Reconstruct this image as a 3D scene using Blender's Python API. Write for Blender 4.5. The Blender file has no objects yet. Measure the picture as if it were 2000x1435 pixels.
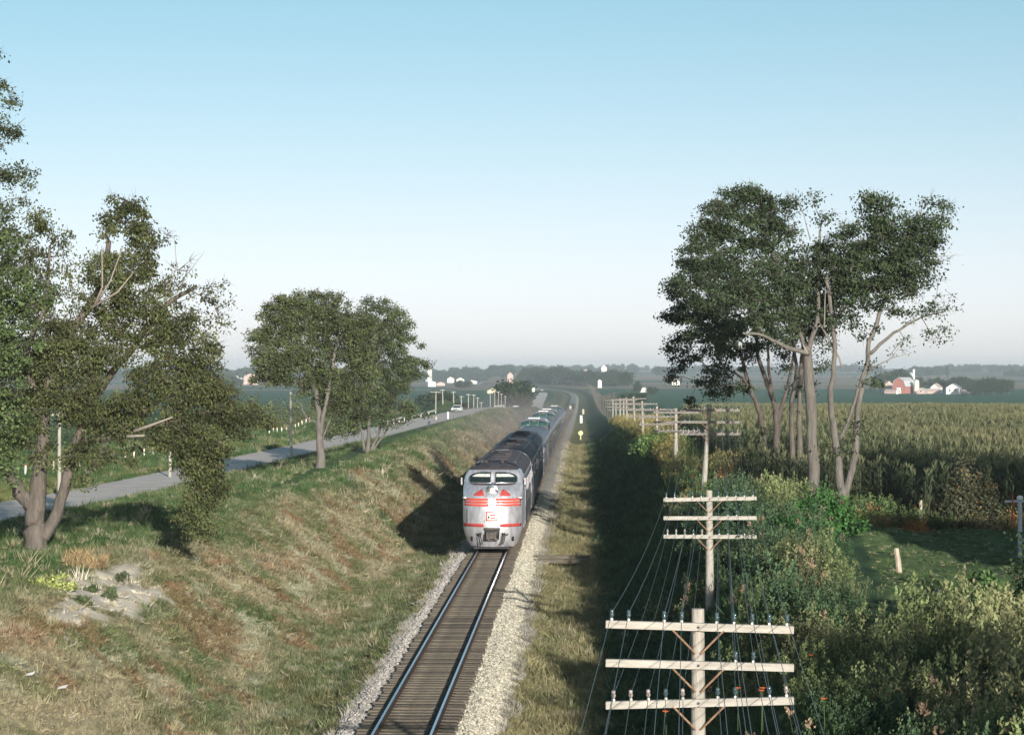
import bpy, math, random, bmesh
import numpy as np
from mathutils import Vector, Matrix, Euler

# ------------------------------------------------------------------ camera
SC = bpy.context.scene
CAM_Z = 9.35
cam_data = bpy.data.cameras.new("camera")
cam = bpy.data.objects.new("camera", cam_data)
SC.collection.objects.link(cam)
SC.camera = cam
cam_data.sensor_width = 36.0
cam_data.lens = 36.0 * 4400 / 2000
cam_data.clip_start = 0.5
cam_data.clip_end = 20000
cam.location = (0, 0, CAM_Z)
cam.rotation_euler = (math.radians(90.06), 0, 0)

# ------------------------------------------------------------------ light
SUN_AZ = math.radians(14.5)      # light travels to -x, +y
SUN_EL = math.radians(12.5)
to_sun = Vector((math.sin(SUN_AZ) * math.cos(SUN_EL), -math.cos(SUN_AZ) * math.cos(SUN_EL), math.sin(SUN_EL)))
W = bpy.data.worlds.new("World")
SC.world = W
W.use_nodes = True
nt = W.node_tree
nt.nodes.clear()
sky = nt.nodes.new("ShaderNodeTexSky")
sky.sky_type = 'NISHITA'
sky.sun_disc = False
sky.sun_elevation = SUN_EL
sky.sun_rotation = math.atan2(to_sun.x, to_sun.y)
sky.altitude = 200
sky.air_density = 0.7
sky.dust_density = 0.5
sky.ozone_density = 1.0
bg = nt.nodes.new("ShaderNodeBackground")
bg.inputs[1].default_value = 0.122
wo = nt.nodes.new("ShaderNodeOutputWorld")
# the evening air's colour by elevation: lilac at the horizon, cyan higher up
geo = nt.nodes.new("ShaderNodeNewGeometry")
sep = nt.nodes.new("ShaderNodeSeparateXYZ")
nt.links.new(geo.outputs["Incoming"], sep.inputs[0])
mr0 = nt.nodes.new("ShaderNodeMapRange")
mr0.inputs[1].default_value = 0.0
mr0.inputs[2].default_value = -0.2
nt.links.new(sep.outputs[2], mr0.inputs[0])
rp = nt.nodes.new("ShaderNodeValToRGB")
els = [(0.0, (.75, .735, 1.0)), (.08, (.75, .70, .93)), (.25, (.83, .71, .76)), (.48, (.82, .74, .69)), (.80, (.70, .805, .70))]
rp.color_ramp.interpolation = 'B_SPLINE'
while len(rp.color_ramp.elements) < len(els):
    rp.color_ramp.elements.new(.5)
for e, (p_, c_) in zip(rp.color_ramp.elements, els):
    e.position = p_
    e.color = (*c_, 1)
nt.links.new(mr0.outputs[0], rp.inputs[0])
vm0 = nt.nodes.new("ShaderNodeVectorMath")
vm0.operation = 'MULTIPLY'
nt.links.new(sky.outputs[0], vm0.inputs[0])
nt.links.new(rp.outputs[0], vm0.inputs[1])
nt.links.new(vm0.outputs[0], bg.inputs[0])
nt.links.new(bg.outputs[0], wo.inputs[0])

sun_d = bpy.data.lights.new("sun", 'SUN')
sun_d.energy = 4.7
sun_d.angle = math.radians(0.5)
sun_d.color = (1.0, 0.94, 0.85)
sun = bpy.data.objects.new("sun", sun_d)
SC.collection.objects.link(sun)
sun.rotation_euler = to_sun.to_track_quat('Z', 'Y').to_euler()

SC.view_settings.view_transform = 'Standard'
SC.view_settings.look = 'None'
SC.view_settings.exposure = 0.56
SC.view_settings.gamma = 1.0
SC.view_settings.use_curve_mapping = False
SC.cycles.max_bounces = 6
SC.cycles.transparent_max_bounces = 8
SC.cycles.volume_bounces = 0

# ------------------------------------------------------------------ helpers
rnd = random.Random(11)
rng = np.random.default_rng(11)
COL = SC.collection
MATS = {}


def mat(name, col=(0.5, 0.5, 0.5), rough=0.8, metal=0.0, var=0.0, scale=3.0, bump=0.0, attr=None, attr_type='GEOMETRY',
        transl=0.0, emis=None, emis_s=0.0, spec=0.3, stretch=None, bscale=None, col2=None):
    """procedural material: base colour (or a named attribute) x noise variation, optional bump"""
    if name in MATS:
        return MATS[name]
    m = bpy.data.materials.new(name)
    m.use_nodes = True
    n = m.node_tree.nodes
    l = m.node_tree.links
    p = n["Principled BSDF"]
    p.inputs["Roughness"].default_value = rough
    p.inputs["Metallic"].default_value = metal
    p.inputs["Specular IOR Level"].default_value = spec
    tc = n.new("ShaderNodeTexCoord")
    src = tc.outputs["Object"]
    if stretch:
        mp = n.new("ShaderNodeMapping")
        mp.inputs["Scale"].default_value = stretch
        l.new(src, mp.inputs[0])
        src = mp.outputs[0]
    if attr:
        a = n.new("ShaderNodeAttribute")
        a.attribute_name = attr
        a.attribute_type = attr_type
        c = a.outputs["Color"]
    else:
        r = n.new("ShaderNodeRGB")
        r.outputs[0].default_value = (*col, 1)
        c = r.outputs[0]
    if var > 0:
        no = n.new("ShaderNodeTexNoise")
        no.inputs["Scale"].default_value = scale
        no.inputs["Detail"].default_value = 6
        no.inputs["Roughness"].default_value = 0.65
        l.new(src, no.inputs["Vector"])
        mr = n.new("ShaderNodeMapRange")
        mr.inputs[1].default_value = 0.3
        mr.inputs[2].default_value = 0.7
        if col2:
            mx = n.new("ShaderNodeMix")
            mx.data_type = 'RGBA'
            l.new(no.outputs["Fac"], mr.inputs[0])
            l.new(mr.outputs[0], mx.inputs[0])
            l.new(c, mx.inputs[6])
            mx.inputs[7].default_value = (*col2, 1)
            c = mx.outputs[2]
        else:
            mr.inputs[3].default_value = 1 - var
            mr.inputs[4].default_value = 1 + var
            l.new(no.outputs["Fac"], mr.inputs[0])
            vm = n.new("ShaderNodeVectorMath")
            vm.operation = 'SCALE'
            l.new(c, vm.inputs[0])
            l.new(mr.outputs[0], vm.inputs["Scale"])
            c = vm.outputs[0]
    l.new(c, p.inputs["Base Color"])
    if bump > 0:
        nb = n.new("ShaderNodeTexNoise")
        nb.inputs["Scale"].default_value = bscale or scale * 3
        nb.inputs["Detail"].default_value = 5
        l.new(src, nb.inputs["Vector"])
        bp = n.new("ShaderNodeBump")
        bp.inputs["Strength"].default_value = bump
        bp.inputs["Distance"].default_value = 0.05
        l.new(nb.outputs["Fac"], bp.inputs["Height"])
        l.new(bp.outputs[0], p.inputs["Normal"])
    if emis:
        p.inputs["Emission Color"].default_value = (*emis, 1)
        p.inputs["Emission Strength"].default_value = emis_s
    if transl > 0:
        t = n.new("ShaderNodeBsdfTranslucent")
        l.new(c, t.inputs[0])
        ms = n.new("ShaderNodeMixShader")
        ms.inputs[0].default_value = transl
        out = n["Material Output"]
        l.new(p.outputs[0], ms.inputs[1])
        l.new(t.outputs[0], ms.inputs[2])
        l.new(ms.outputs[0], out.inputs[0])
    MATS[name] = m
    return m


def np_mesh(name, V, F, m=None, smooth=False, cols=None):
    """V (N,3), F (M,k) arrays -> mesh datablock"""
    me = bpy.data.meshes.new(name)
    V = np.asarray(V, dtype=np.float32)
    F = np.asarray(F, dtype=np.int32)
    me.vertices.add(len(V))
    me.vertices.foreach_set("co", V.ravel())
    k = F.shape[1]
    me.loops.add(F.size)
    me.loops.foreach_set("vertex_index", F.ravel())
    me.polygons.add(len(F))
    me.polygons.foreach_set("loop_start", np.arange(0, F.size, k, dtype=np.int32))
    me.polygons.foreach_set("loop_total", np.full(len(F), k, dtype=np.int32))
    if smooth:
        me.polygons.foreach_set("use_smooth", np.ones(len(F), dtype=bool))
    if cols is not None:
        a = me.attributes.new("col", 'FLOAT_COLOR', 'POINT')
        c = np.ones((len(V), 4), dtype=np.float32)
        c[:, :3] = cols
        a.data.foreach_set("color", c.ravel())
    me.update(calc_edges=True)
    if m:
        me.materials.append(m)
    return me


def link(name, me, parent=None, loc=None):
    o = bpy.data.objects.new(name, me)
    COL.objects.link(o)
    if parent is not None:
        o.parent = parent
    if loc is not None:
        o.location = loc
    return o


def tag(o, label=None, cat=None, group=None, kind=None):
    if label:
        o["label"] = label
    if cat:
        o["category"] = cat
    if group:
        o["group"] = group
    if kind:
        o["kind"] = kind
    return o


def empty(name, loc=(0, 0, 0), rz=0.0, label=None, cat=None, group=None, rx=0.0):
    o = bpy.data.objects.new(name, None)
    COL.objects.link(o)
    o.location = loc
    o.rotation_euler = (rx, 0, rz)
    o.empty_display_size = 0.3
    return tag(o, label, cat, group)


class MB:
    """collects boxes, tubes, lofts; build() links ONE mesh"""

    def __init__(s):
        s.v = []
        s.f = []

    def add(s, vs, fs):
        b = len(s.v)
        s.v += [tuple(p) for p in vs]
        s.f += [tuple(b + i for i in f) for f in fs]
        return s

    def box(s, x0, x1, y0, y1, z0, z1):
        return s.add([(x0, y0, z0), (x1, y0, z0), (x1, y1, z0), (x0, y1, z0), (x0, y0, z1), (x1, y0, z1), (x1, y1, z1), (x0, y1, z1)],
                     [(0, 3, 2, 1), (4, 5, 6, 7), (0, 1, 5, 4), (1, 2, 6, 5), (2, 3, 7, 6), (3, 0, 4, 7)])

    def bevbox(s, x0, x1, y0, y1, z0, z1, b=0.02):
        """box with chamfered vertical and top edges"""
        def ring(ins, z):
            a, c, d, e = x0 + ins, x1 - ins, y0 + ins, y1 - ins
            return [(a + b, d, z), (c - b, d, z), (c, d + b, z), (c, e - b, z), (c - b, e, z), (a + b, e, z), (a, e - b, z), (a, d + b, z)]
        R = [ring(0, z0), ring(0, z1 - b), ring(b, z1)]
        vs = sum(R, [])
        fs = [tuple(range(7, -1, -1)), tuple(16 + i for i in range(8))]
        for k in range(2):
            for i in range(8):
                j = (i + 1) % 8
                fs.append((8 * k + i, 8 * k + j, 8 * k + 8 + j, 8 * k + 8 + i))
        return s.add(vs, fs)

    def tube(s, pts, rad, n=6, cap=True):
        pts = [Vector(p) for p in pts]
        if not hasattr(rad, '__len__'):
            rad = [rad] * len(pts)
        vs = []
        up = Vector((0, 0, 1))
        a = None
        for i, p in enumerate(pts):
            d = (pts[min(i + 1, len(pts) - 1)] - pts[max(i - 1, 0)])
            if d.length < 1e-9:
                d = Vector((0, 0, 1))
            d.normalize()
            if a is None:
                a = d.cross(up)
                if a.length < 0.1:
                    a = d.cross(Vector((1, 0, 0)))
            else:
                a = a - d * a.dot(d)
                if a.length < 1e-4:
                    a = d.cross(Vector((1, 0, 0)))
            a.normalize()
            b = d.cross(a)
            for k in range(n):
                t = 2 * math.pi * k / n
                vs.append(p + a * math.cos(t) * rad[i] + b * math.sin(t) * rad[i])
        fs = []
        for i in range(len(pts) - 1):
            for k in range(n):
                j = (k + 1) % n
                fs.append((i * n + k, i * n + j, (i + 1) * n + j, (i + 1) * n + k))
        if cap:
            fs.append(tuple(range(n - 1, -1, -1)))
            fs.append(tuple((len(pts) - 1) * n + k for k in range(n)))
        return s.add(vs, fs)

    def lathe(s, prof, c=(0, 0, 0), n=12, axis='z'):
        """prof: (radius, height) list"""
        vs = []
        for r, h in prof:
            for k in range(n):
                t = 2 * math.pi * k / n
                a, b = r * math.cos(t), r * math.sin(t)
                q = (a, b, h) if axis == 'z' else ((a, -h, b) if axis == 'y' else (h, a, b))
                vs.append((c[0] + q[0], c[1] + q[1], c[2] + q[2]))
        fs = []
        for i in range(len(prof) - 1):
            for k in range(n):
                j = (k + 1) % n
                fs.append((i * n + k, i * n + j, (i + 1) * n + j, (i + 1) * n + k))
        fs.append(tuple(range(n - 1, -1, -1)))
        fs.append(tuple((len(prof) - 1) * n + k for k in range(n)))
        return s.add(vs, fs)

    def loft(s, rings, cap0=True, cap1=True, closed=True):
        n = len(rings[0])
        vs = sum([list(r) for r in rings], [])
        fs = []
        for i in range(len(rings) - 1):
            for k in range(n if closed else n - 1):
                j = (k + 1) % n
                fs.append((i * n + k, i * n + j, (i + 1) * n + j, (i + 1) * n + k))
        if cap0:
            fs.append(tuple(range(n - 1, -1, -1)))
        if cap1:
            fs.append(tuple((len(rings) - 1) * n + k for k in range(n)))
        return s.add(vs, fs)

    def mesh(s, name, m=None, smooth=False):
        me = bpy.data.meshes.new(name)
        me.from_pydata(s.v, [], s.f)
        me.update()
        import bmesh
        bm = bmesh.new()
        bm.from_mesh(me)
        bmesh.ops.recalc_face_normals(bm, faces=bm.faces)
        bm.to_mesh(me)
        bm.free()
        if smooth:
            me.polygons.foreach_set("use_smooth", np.ones(len(me.polygons), dtype=bool))
            if smooth != 'all':
                me.set_sharp_from_angle(angle=math.radians(35))
        if m:
            me.materials.append(m)
        return me

    def build(s, name, m=None, parent=None, smooth=False, loc=None):
        return link(name, s.mesh(name, m, smooth), parent, loc)


def copy_tree(o, parent=None):
    c = o.copy()
    COL.objects.link(c)
    if parent is not None:
        c.parent = parent
    for ch in o.children:
        copy_tree(ch, c)
    return c


# ---- value noise
def _h(ix, iy, seed):
    n = (ix.astype(np.int64) * 374761393 + iy.astype(np.int64) * 668265263 + seed * 974634777) & 0xffffffff
    n = ((n ^ (n >> 13)) * 1274126177) & 0xffffffff
    return ((n ^ (n >> 16)) & 0xffff) / 65535.0


def vnoise(x, y, seed=0):
    x = np.asarray(x, float)
    y = np.asarray(y, float)
    ix = np.floor(x)
    iy = np.floor(y)
    fx = x - ix
    fy = y - iy
    fx = fx * fx * (3 - 2 * fx)
    fy = fy * fy * (3 - 2 * fy)
    a = _h(ix, iy, seed)
    b = _h(ix + 1, iy, seed)
    c = _h(ix, iy + 1, seed)
    d = _h(ix + 1, iy + 1, seed)
    return (a * (1 - fx) + b * fx) * (1 - fy) + (c * (1 - fx) + d * fx) * fy


def fbm(x, y, seed=0, oct=4):
    s = 0.0
    a = 0.5
    t = 0.0
    for o in range(oct):
        s = s + a * vnoise(x * 2 ** o, y * 2 ** o, seed + o * 17)
        t += a
        a *= 0.55
    return s / t


def sst(a, b, x):
    t = np.clip((x - a) / (b - a), 0, 1)
    return t * t * (3 - 2 * t)


# ------------------------------------------------------------------ terrain description
_Y = np.arange(-60, 9000, 5.0)


def _sm(tab, w):
    v = np.interp(_Y, [a for a, _ in tab], [b for _, b in tab])
    k = np.ones(w) / w
    p = np.pad(v, (w // 2, w - 1 - w // 2), mode='edge')
    return np.convolve(p, k, 'valid')


RAILZ = _sm([(-60, 0), (170, 0), (222, -.15), (274, -.43), (340, -1.0), (404, -1.8), (500, -3.0), (700, -5.4), (850, -7.0), (1000, -7.9), (1200, -8), (9000, -8)], 9)
TRKX = _sm([(-60, -6.5), (0, -4.64), (1300, 35.8), (1500, 41.5), (1700, 45), (1900, 44), (2050, 38), (2200, 27), (2350, 8), (2600, -45), (9000, -45)], 1)
TRKX = np.where(_Y < 1200, -4.64 + .0311 * _Y, TRKX)
ROADX = _sm([(-60, -58), (40, -45.5), (118, -33), (138, -30.6), (156, -28.2), (203, -25.2), (252, -22.0), (380, -14.7), (480, -9.8), (537, -5.6), (575, 0), (700, 5), (900, 9), (1122, 12), (1590, 21.7), (1900, 26.8), (2050, 22), (2200, 6), (2400, -40), (9000, -900)], 7)
ROADZ = _sm([(-60, .8), (100, .8), (250, .8), (380, .8), (480, .5), (575, 0), (700, -4.0), (900, -7.8), (1122, -8), (9000, -8)], 7)
PLZ = _sm([(-60, 2.6), (250, 2.4), (400, 1.7), (500, .8), (575, .1), (700, -4.0), (850, -7.4), (1000, -8), (9000, -8)], 9)
FLZ = _sm([(-60, .6), (300, .2), (500, -2.0), (800, -5.6), (1200, -8), (2500, -8), (3500, -5), (5000, 0), (7000, 5), (9000, 7)], 9)
RTZ = _sm([(-60, 2.3), (75, 2.3), (117, 2.9), (150, 3.2), (200, 3.1), (270, 2.5), (350, 1.2), (450, -.3), (600, -2.4), (800, -5), (1000, -6.6), (1500, -7.2), (2600, -6.0), (3500, -1), (4500, 4), (6000, 9), (9000, 12)], 9)
RTZ2 = RTZ.copy()
RTZ = _sm([(-60, 2.3), (75, 2.3), (117, 2.9), (150, 3.1), (200, 2.9), (270, 2.1), (350, .7), (450, -1.3), (600, -3.6), (800, -6.0), (1000, -7.2), (1500, -7.5), (2600, -6.0), (3500, -1), (4500, 4), (6000, 9), (9000, 12)], 9)
CRL = _sm([(-60, 12.5), (40, 12.5), (85, 13.0), (160, 10.5), (250, 11), (400, 9.5), (600, 7), (9000, 7)], 5)
CRR = _sm([(-60, 8.8), (75, 9.6), (120, 10.8), (9000, 10.9)], 5)


def I(tab, Y):
    return np.interp(Y, _Y, tab)


def ground_z(X, Y, noise=True):
    X = np.asarray(X, float)
    Y = np.asarray(Y, float)
    u = X - I(TRKX, Y)
    rz = I(RAILZ, Y)
    dz = rz - 1.05                                    # ditch
    # left
    cl = I(CRL, Y)
    rx = I(ROADX, Y)
    r = X - rx
    roz = I(ROADZ, Y)
    pl = I(PLZ, Y)
    k = sst(-cl - 4, np.minimum(rx + 4.5 - I(TRKX, Y), -cl - 4.5), u)
    gap = np.clip((-cl - 4) - (rx + 4.5 - I(TRKX, Y)), 0.5, 99)
    t = np.clip(((-cl - 3) - u) / gap, 0, 1)
    t = t * t * (3 - 2 * t)
    lz = pl * (1 - t) + roz * t
    bank = sst(5.2, cl, -u)
    # slightly convex bank
    lz = dz + (lz - dz) * bank ** 0.85
    # beyond road
    far = I(FLZ, Y)
    b = sst(3.6, 30, -r)
    lz = np.where(r < -3.6, roz * (1 - b) + far * b - 0.35 * sst(3.6, 5, -r) * (1 - sst(7, 14, -r)), lz)
    onroad = np.abs(r) < 3.6
    lz = np.where(onroad, roz, lz)
    # berms beyond the road
    berm = 1.7 * np.exp(-((-r - 10) / 4.0) ** 2) * sst(300, 360, Y) * (1 - sst(450, 480, Y)) * (0.6 + 0.8 * vnoise(Y / 22.0, Y * 0, 5))
    mound = 3.0 * np.exp(-(((X + 17.5) / 4.2) ** 2 + ((Y - 560) / 30.0) ** 2))
    lz = lz + np.where(r < -3.6, berm + mound, 0)
    # right
    cr = I(CRR, Y)
    rt = I(RTZ, Y) + (I(RTZ2, Y) - I(RTZ, Y)) * sst(13, 24, u)
    rbank = sst(6.6, cr + .5, u)
    rzz = dz + (rt - dz) * rbank
    z = np.where(u < 0, lz, rzz)
    # track bed
    bed = np.where(np.abs(u) < 1.7, rz - 0.33, rz - 0.33 - (np.abs(u) - 1.7) * 0.46)
    z = np.where(np.abs(u) < 3.3, np.maximum(bed, dz), z)
    if noise:
        off = sst(3.6, 7, np.abs(u)) * sst(3.8, 7, np.abs(r))
        z = z + off * ((fbm(X * .35, Y * .35, 3, 3) - .5) * 0.5 + (vnoise(X * 1.1, Y * .6, 8) - .5) * .26 + (vnoise(X * 2.6, Y * 1.6, 9) - .5) * .12) * (1 - sst(300, 700, Y) * .6)
        z = z + sst(1500, 4000, Y) * (fbm(X / 500., Y / 700., 21, 3) - .5) * 9
    # the raw soil scar and small hummocks left of the line
    return z


def gz(x, y):
    return float(ground_z(np.array([x]), np.array([y]))[0])


def px_on(px, py, z):
    """point of the view ray of photo pixel (px,py) at height z"""
    Y = (CAM_Z - z) * 4400 / (py - 722)
    return ((px - 1000) / 4400 * Y, Y, z)


def at(px, Y):
    return (px - 1000) / 4400 * Y


def hit(px, py, y0=40, y1=6000):
    """first ground point seen along the ray of a photo pixel"""
    ys = np.geomspace(y0, y1, 1500)
    xs = (px - 1000) / 4400 * ys
    zs = CAM_Z - (py - 722) / 4400 * ys
    g = ground_z(xs, ys, False)
    i = np.argmax(zs <= g)
    return float(xs[i]), float(ys[i]), gz(xs[i], ys[i])


def mixc(a, b, t):
    t = np.asarray(t)[..., None]
    return np.asarray(a) * (1 - t) + np.asarray(b) * t


GREEN = (.062, .115, .040)
DGREEN = (.040, .075, .036)
TAN = (.31, .275, .175)
OLIVE = (.165, .178, .088)
RUST = (.26, .135, .08)
PALE = (.38, .38, .27)
SOIL = (.60, .54, .44)
YTAN = (.250, .225, .120)
SOY = (.030, .100, .050)
FTAN = (.240, .185, .125)


SCAR = []


def scar(X, Y):
    """bare sandy soil scar on the left bank (kept clear of grass)"""
    if not SCAR:
        for px, py, a, b in ((160, 1150, .8, 2.4), (215, 1130, .8, 2.6), (255, 1160, .85, 2.4), (200, 1175, .9, 2.2), (138, 1190, .5, 2.2), (300, 1160, .5, 1.2), (150, 1220, .3, 1.0), (240, 1115, .5, 1.5), (130, 1255, .22, .5), (420, 1140, .25, .6)):
            q = hit(px, py)
            SCAR.append((q[0], q[1], a, b))
    m = 0
    for x0, y0, a, b in SCAR:
        m = np.maximum(m, np.exp(-(((X - x0) / a) ** 2 + ((Y - y0) / b) ** 2)))
    n = fbm(X * 1.8, Y * 0.8, 77, 4)
    return sst(.26, .38, m * .75 + (n - .5) * 1.1)


def ground_col(X, Y):
    X = np.asarray(X, float)
    Y = np.asarray(Y, float)
    u = X - I(TRKX, Y)
    r = X - I(ROADX, Y)
    n1 = fbm(X * .25, Y * .10, 31, 4)
    n2 = fbm(X * .9, Y * .45, 41, 4)
    n3 = fbm(X * .5, Y * .25, 51, 4)
    c = mixc(TAN, OLIVE, sst(.38, .62, n2))
    c = mixc(c, GREEN, .55 * sst(.55, .70, n1))
    c = mixc(c, RUST, .5 * sst(.54, .68, fbm(X * 1.1, Y * .5, 51, 5)))
    c = mixc(c, RUST, .45 * sst(.56, .70, n3) * sst(.4, .5, n2))
    c = mixc(c, PALE, .8 * sst(.66, .74, fbm(X * 1.2, Y * .6, 61, 3)))
    # greener strip by the ballast on the left, green plateau
    g = mixc(GREEN, OLIVE, sst(.35, .7, n2) * .6)
    cl = I(CRL, Y)
    edge = -cl + (n1 - .5) * 7 + 1.2
    c = mixc(c, g, 1 - sst(-1.3, 1.3, u - edge))
    c = mixc(c, g, .6 * sst(-6.2, -4.4, u + (n2 - .5) * 4) * (u < 0) * (1 - sst(120, 200, Y)))
    c = mixc(c, SOIL, scar(X, Y) * (u < 0))
    # right of the line
    rs = mixc(YTAN, OLIVE, sst(.4, .65, n2) * .7)
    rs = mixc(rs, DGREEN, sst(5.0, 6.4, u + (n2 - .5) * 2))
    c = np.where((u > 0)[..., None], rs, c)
    # lawn
    lawn = (u > 0) & (X > 10.8 + (Y - 61) * .11) & (Y < 97)
    c = np.where(lawn[..., None], mixc((.085, .135, .055), (.10, .14, .06), n2), c)
    # verge beyond the road and mounds
    c = np.where((r < 0)[..., None], mixc(GREEN, (.20, .19, .07), sst(.5, .7, n1) * .5 + .45 * sst(.9, 1.6, ground_z(X, Y, False)) * sst(330, 420, Y)), c)
    # fields
    def fields(base_seed):
        fx = np.floor((X + .15 * Y) / 260. + 100)
        fy = np.floor(Y / 330.)
        h = _h(fx, fy, base_seed)
        return h
    h = fields(7)
    fl = mixc(SOY, FTAN, (h > .55) * 1.0)
    fl = mixc(fl, (.16, .17, .08), ((h > .38) & (h < .55)) * 1.0)
    fl = mixc(fl, mixc(FTAN, (.19, .17, .10), _h(np.floor(X / 400. + 50), np.floor(Y / 260.), 3) > .6), ((Y > 1900) & (Y < 3900) & (h > .18)) * .85)
    left_soy = sst(500, 620, Y)
    mid = np.where((h > .0), 1, 0)
    lf = np.where((Y < 1900)[..., None], np.array(SOY) * (0.85 + .3 * n1[..., None]), fl)
    rf = np.where((Y < 1560)[..., None], np.array((.028, .105, .048)) * (0.9 + .2 * n1[..., None]), fl)
    c = mixc(c, lf, ((r < -24) & (Y > 150)) * 1.0 * sst(24, 30, -r))
    c = mixc(c, lf, left_soy * (u < -8))
    c = mixc(c, rf, sst(430, 470, Y) * (u > 14))
    c = mixc(c, mixc((.06, .11, .05), FTAN, .35 * np.ones_like(X)), sst(600, 900, Y) * (np.abs(u) < 14) * .9)
    c = np.where((Y > 2600)[..., None], fl, c)
    # corn stubble soil under the corn
    c = np.where(((u > 13.5) & (Y > 97) & (Y < 430))[..., None], np.array((.09, .08, .05)) + 0 * X[..., None], c)
    # ballast shoulders
    bal = (u > -2.15 + (n2 - .5) * .7) & (u < 2.6 + (n2 - .5) * .9)
    c = np.where(bal[..., None], mixc((.43, .40, .33), (.33, .31, .28), n2) * 1.0, c)
    return c


# ------------------------------------------------------------------ ground sheet
def build_ground():
    ys = [20.0]
    while ys[-1] < 8500:
        y = ys[-1]
        ys.append(y + (0.6 if y < 200 else 0.6 + (y - 200) * 0.0115))
    ys = np.array(ys)
    a = np.arange(0, 16, .4)
    b = np.arange(16, 44, .8)
    c = [44.0]
    while c[-1] < 5200:
        c.append(c[-1] * 1.075)
    v = np.concatenate([a, b, np.array(c)])
    v = np.concatenate([-v[:0:-1], v])
    VV, YY = np.meshgrid(v, ys)
    XX = VV + I(TRKX, np.minimum(YY, 1300)) + 0
    # keep v aligned with the track until the curve
    ZZ = ground_z(XX, YY)
    # lower the sheet a little below the road slab
    r = XX - I(ROADX, YY)
    ZZ = ZZ - 0.06 * (np.abs(r) < 3.0)
    C = ground_col(XX, YY)
    nx = len(v)
    ny = len(ys)
    idx = np.arange(nx * ny).reshape(ny, nx)
    F = np.stack([idx[:-1, :-1], idx[:-1, 1:], idx[1:, 1:], idx[1:, :-1]], -1).reshape(-1, 4)
    V = np.stack([XX, YY, ZZ], -1).reshape(-1, 3)
    m = mat("ground_mat", attr="col", rough=0.95, var=.30, scale=1.3, bump=.8, bscale=6.0, spec=.1)
    # extra fine noise
    me = np_mesh("ground", V, F, m, smooth=True, cols=C.reshape(-1, 3))
    o = link("ground", me)
    tag(o, "rolling farmland ground with grassy railway cutting, verges and fields", kind="structure")
    return o


build_ground()


# road slab
def ribbon(name, ys, xc, w0, w1, zoff, m, zf=None, th=None, parent=None, colr=None):
    V = []
    F = []
    for i, y in enumerate(ys):
        x = xc(y)
        z = zf(y)
        V += [(x + w0, y, z + zoff), (x + w1, y, z + zoff)]
    for i in range(len(ys) - 1):
        F.append((2 * i, 2 * i + 1, 2 * i + 3, 2 * i + 2))
    return link(name, np_mesh(name, V, F, m), parent)


m_conc = mat("road_concrete", (.58, .52, .47), rough=.85, var=.16, scale=.6, bump=.15, bscale=8)
m_shoulder = mat("road_edge_gravel", (.45, .42, .34), rough=.95, var=.3, scale=2.5, bump=.4)
m_paint = mat("faded_road_paint", (.62, .57, .36), rough=.7, var=.15, scale=4)
rx = lambda y: float(I(ROADX, y))
rzf = lambda y: float(I(ROADZ, y))
road_ys = np.concatenate([np.arange(25, 600, 3.0), np.arange(600, 2450, 15.0)])
road = ribbon("road", road_ys, rx, -3.05, 3.05, 0.012, m_conc, rzf)
tag(road, "two lane pale concrete highway running beside the railway", kind="structure")
sh1 = ribbon("road_shoulder", road_ys, rx, -3.6, 3.6, 0.006, m_shoulder, rzf)
tag(sh1, "pale gravel shoulder under and beside the concrete highway", kind="structure")
y = 60.0
while y < 560:
    t = ribbon("road_line", np.linspace(y, y + 4.6, 4), rx, -.08, .08, 0.018, m_paint, rzf, parent=road)
    y += 12.0
# slab joints
m_joint = mat("road_joint_tar", (.10, .09, .09), rough=.8)
for k in range(60):
    y = 110 + k * 6.0
    ribbon("slab_joint", [y, y + .07], rx, -3.0, -.1 if False else 3.0, 0.0155, m_joint, rzf, parent=road)

# ------------------------------------------------------------------ railway track
m_tie = mat("weathered_sleeper", (.135, .115, .088), rough=.9, var=.35, scale=2.5, bump=.5, stretch=(1, 8, 8), bscale=9)
m_tie2 = mat("dark_sleeper", (.09, .075, .062), rough=.9, var=.35, scale=2.5, bump=.5, stretch=(1, 8, 8), bscale=9)
m_railside = mat("rusty_rail_side", (.075, .048, .036), rough=.8, var=.3, scale=6)
m_railtop = mat("polished_rail_top", (.62, .66, .70), rough=.28, metal=1.0, var=.1, scale=4)
m_ballast = mat("ballast_stone", (.22, .195, .165), rough=.95, var=.35, scale=12, bump=.9, bscale=24, spec=.1)
TH = math.atan(.0311)
track = empty("railway_track", (0, 0, 0))
tag(track, "single railway track of steel rails on timber sleepers", kind="structure")


def tx(y):
    return float(I(TRKX, y))


def tz(y):
    return float(I(RAILZ, y))


tie_me = []
for k in range(4):
    w = .115 + .012 * (k % 2)
    mb = MB().bevbox(-1.30, 1.30, -w, w, -.18, 0, .018)
    tie_me.append(mb.mesh("sleeper", m_tie if k < 3 else m_tie2))
y = 46.0
nt_ = 0
while nt_ < 285:
    o = link("sleeper", tie_me[rnd.choice([0, 0, 1, 1, 2, 3])], track)
    o.location = (tx(y) + rnd.uniform(-.07, .07), y + rnd.uniform(-.03, .03), tz(y) - .17 + rnd.uniform(-.012, .008))
    o.rotation_euler = (rnd.uniform(-.01, .01), 0, -TH + rnd.uniform(-.014, .014))
    y += .535
    nt_ += 1
mb = MB()
while y < 1000:
    x = tx(y)
    mb.bevbox(x - 1.3, x + 1.3, y - .12, y + .12, tz(y) - .35, tz(y) - .17, .02)
    y += .535 if y < 420 else 1.1
o = mb.build("distant_sleepers", m_tie, track)
tag(o, kind="stuff")
rail_ys = np.concatenate([np.arange(24, 460, 4.0), np.arange(460, 2500, 20.0)])
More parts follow.
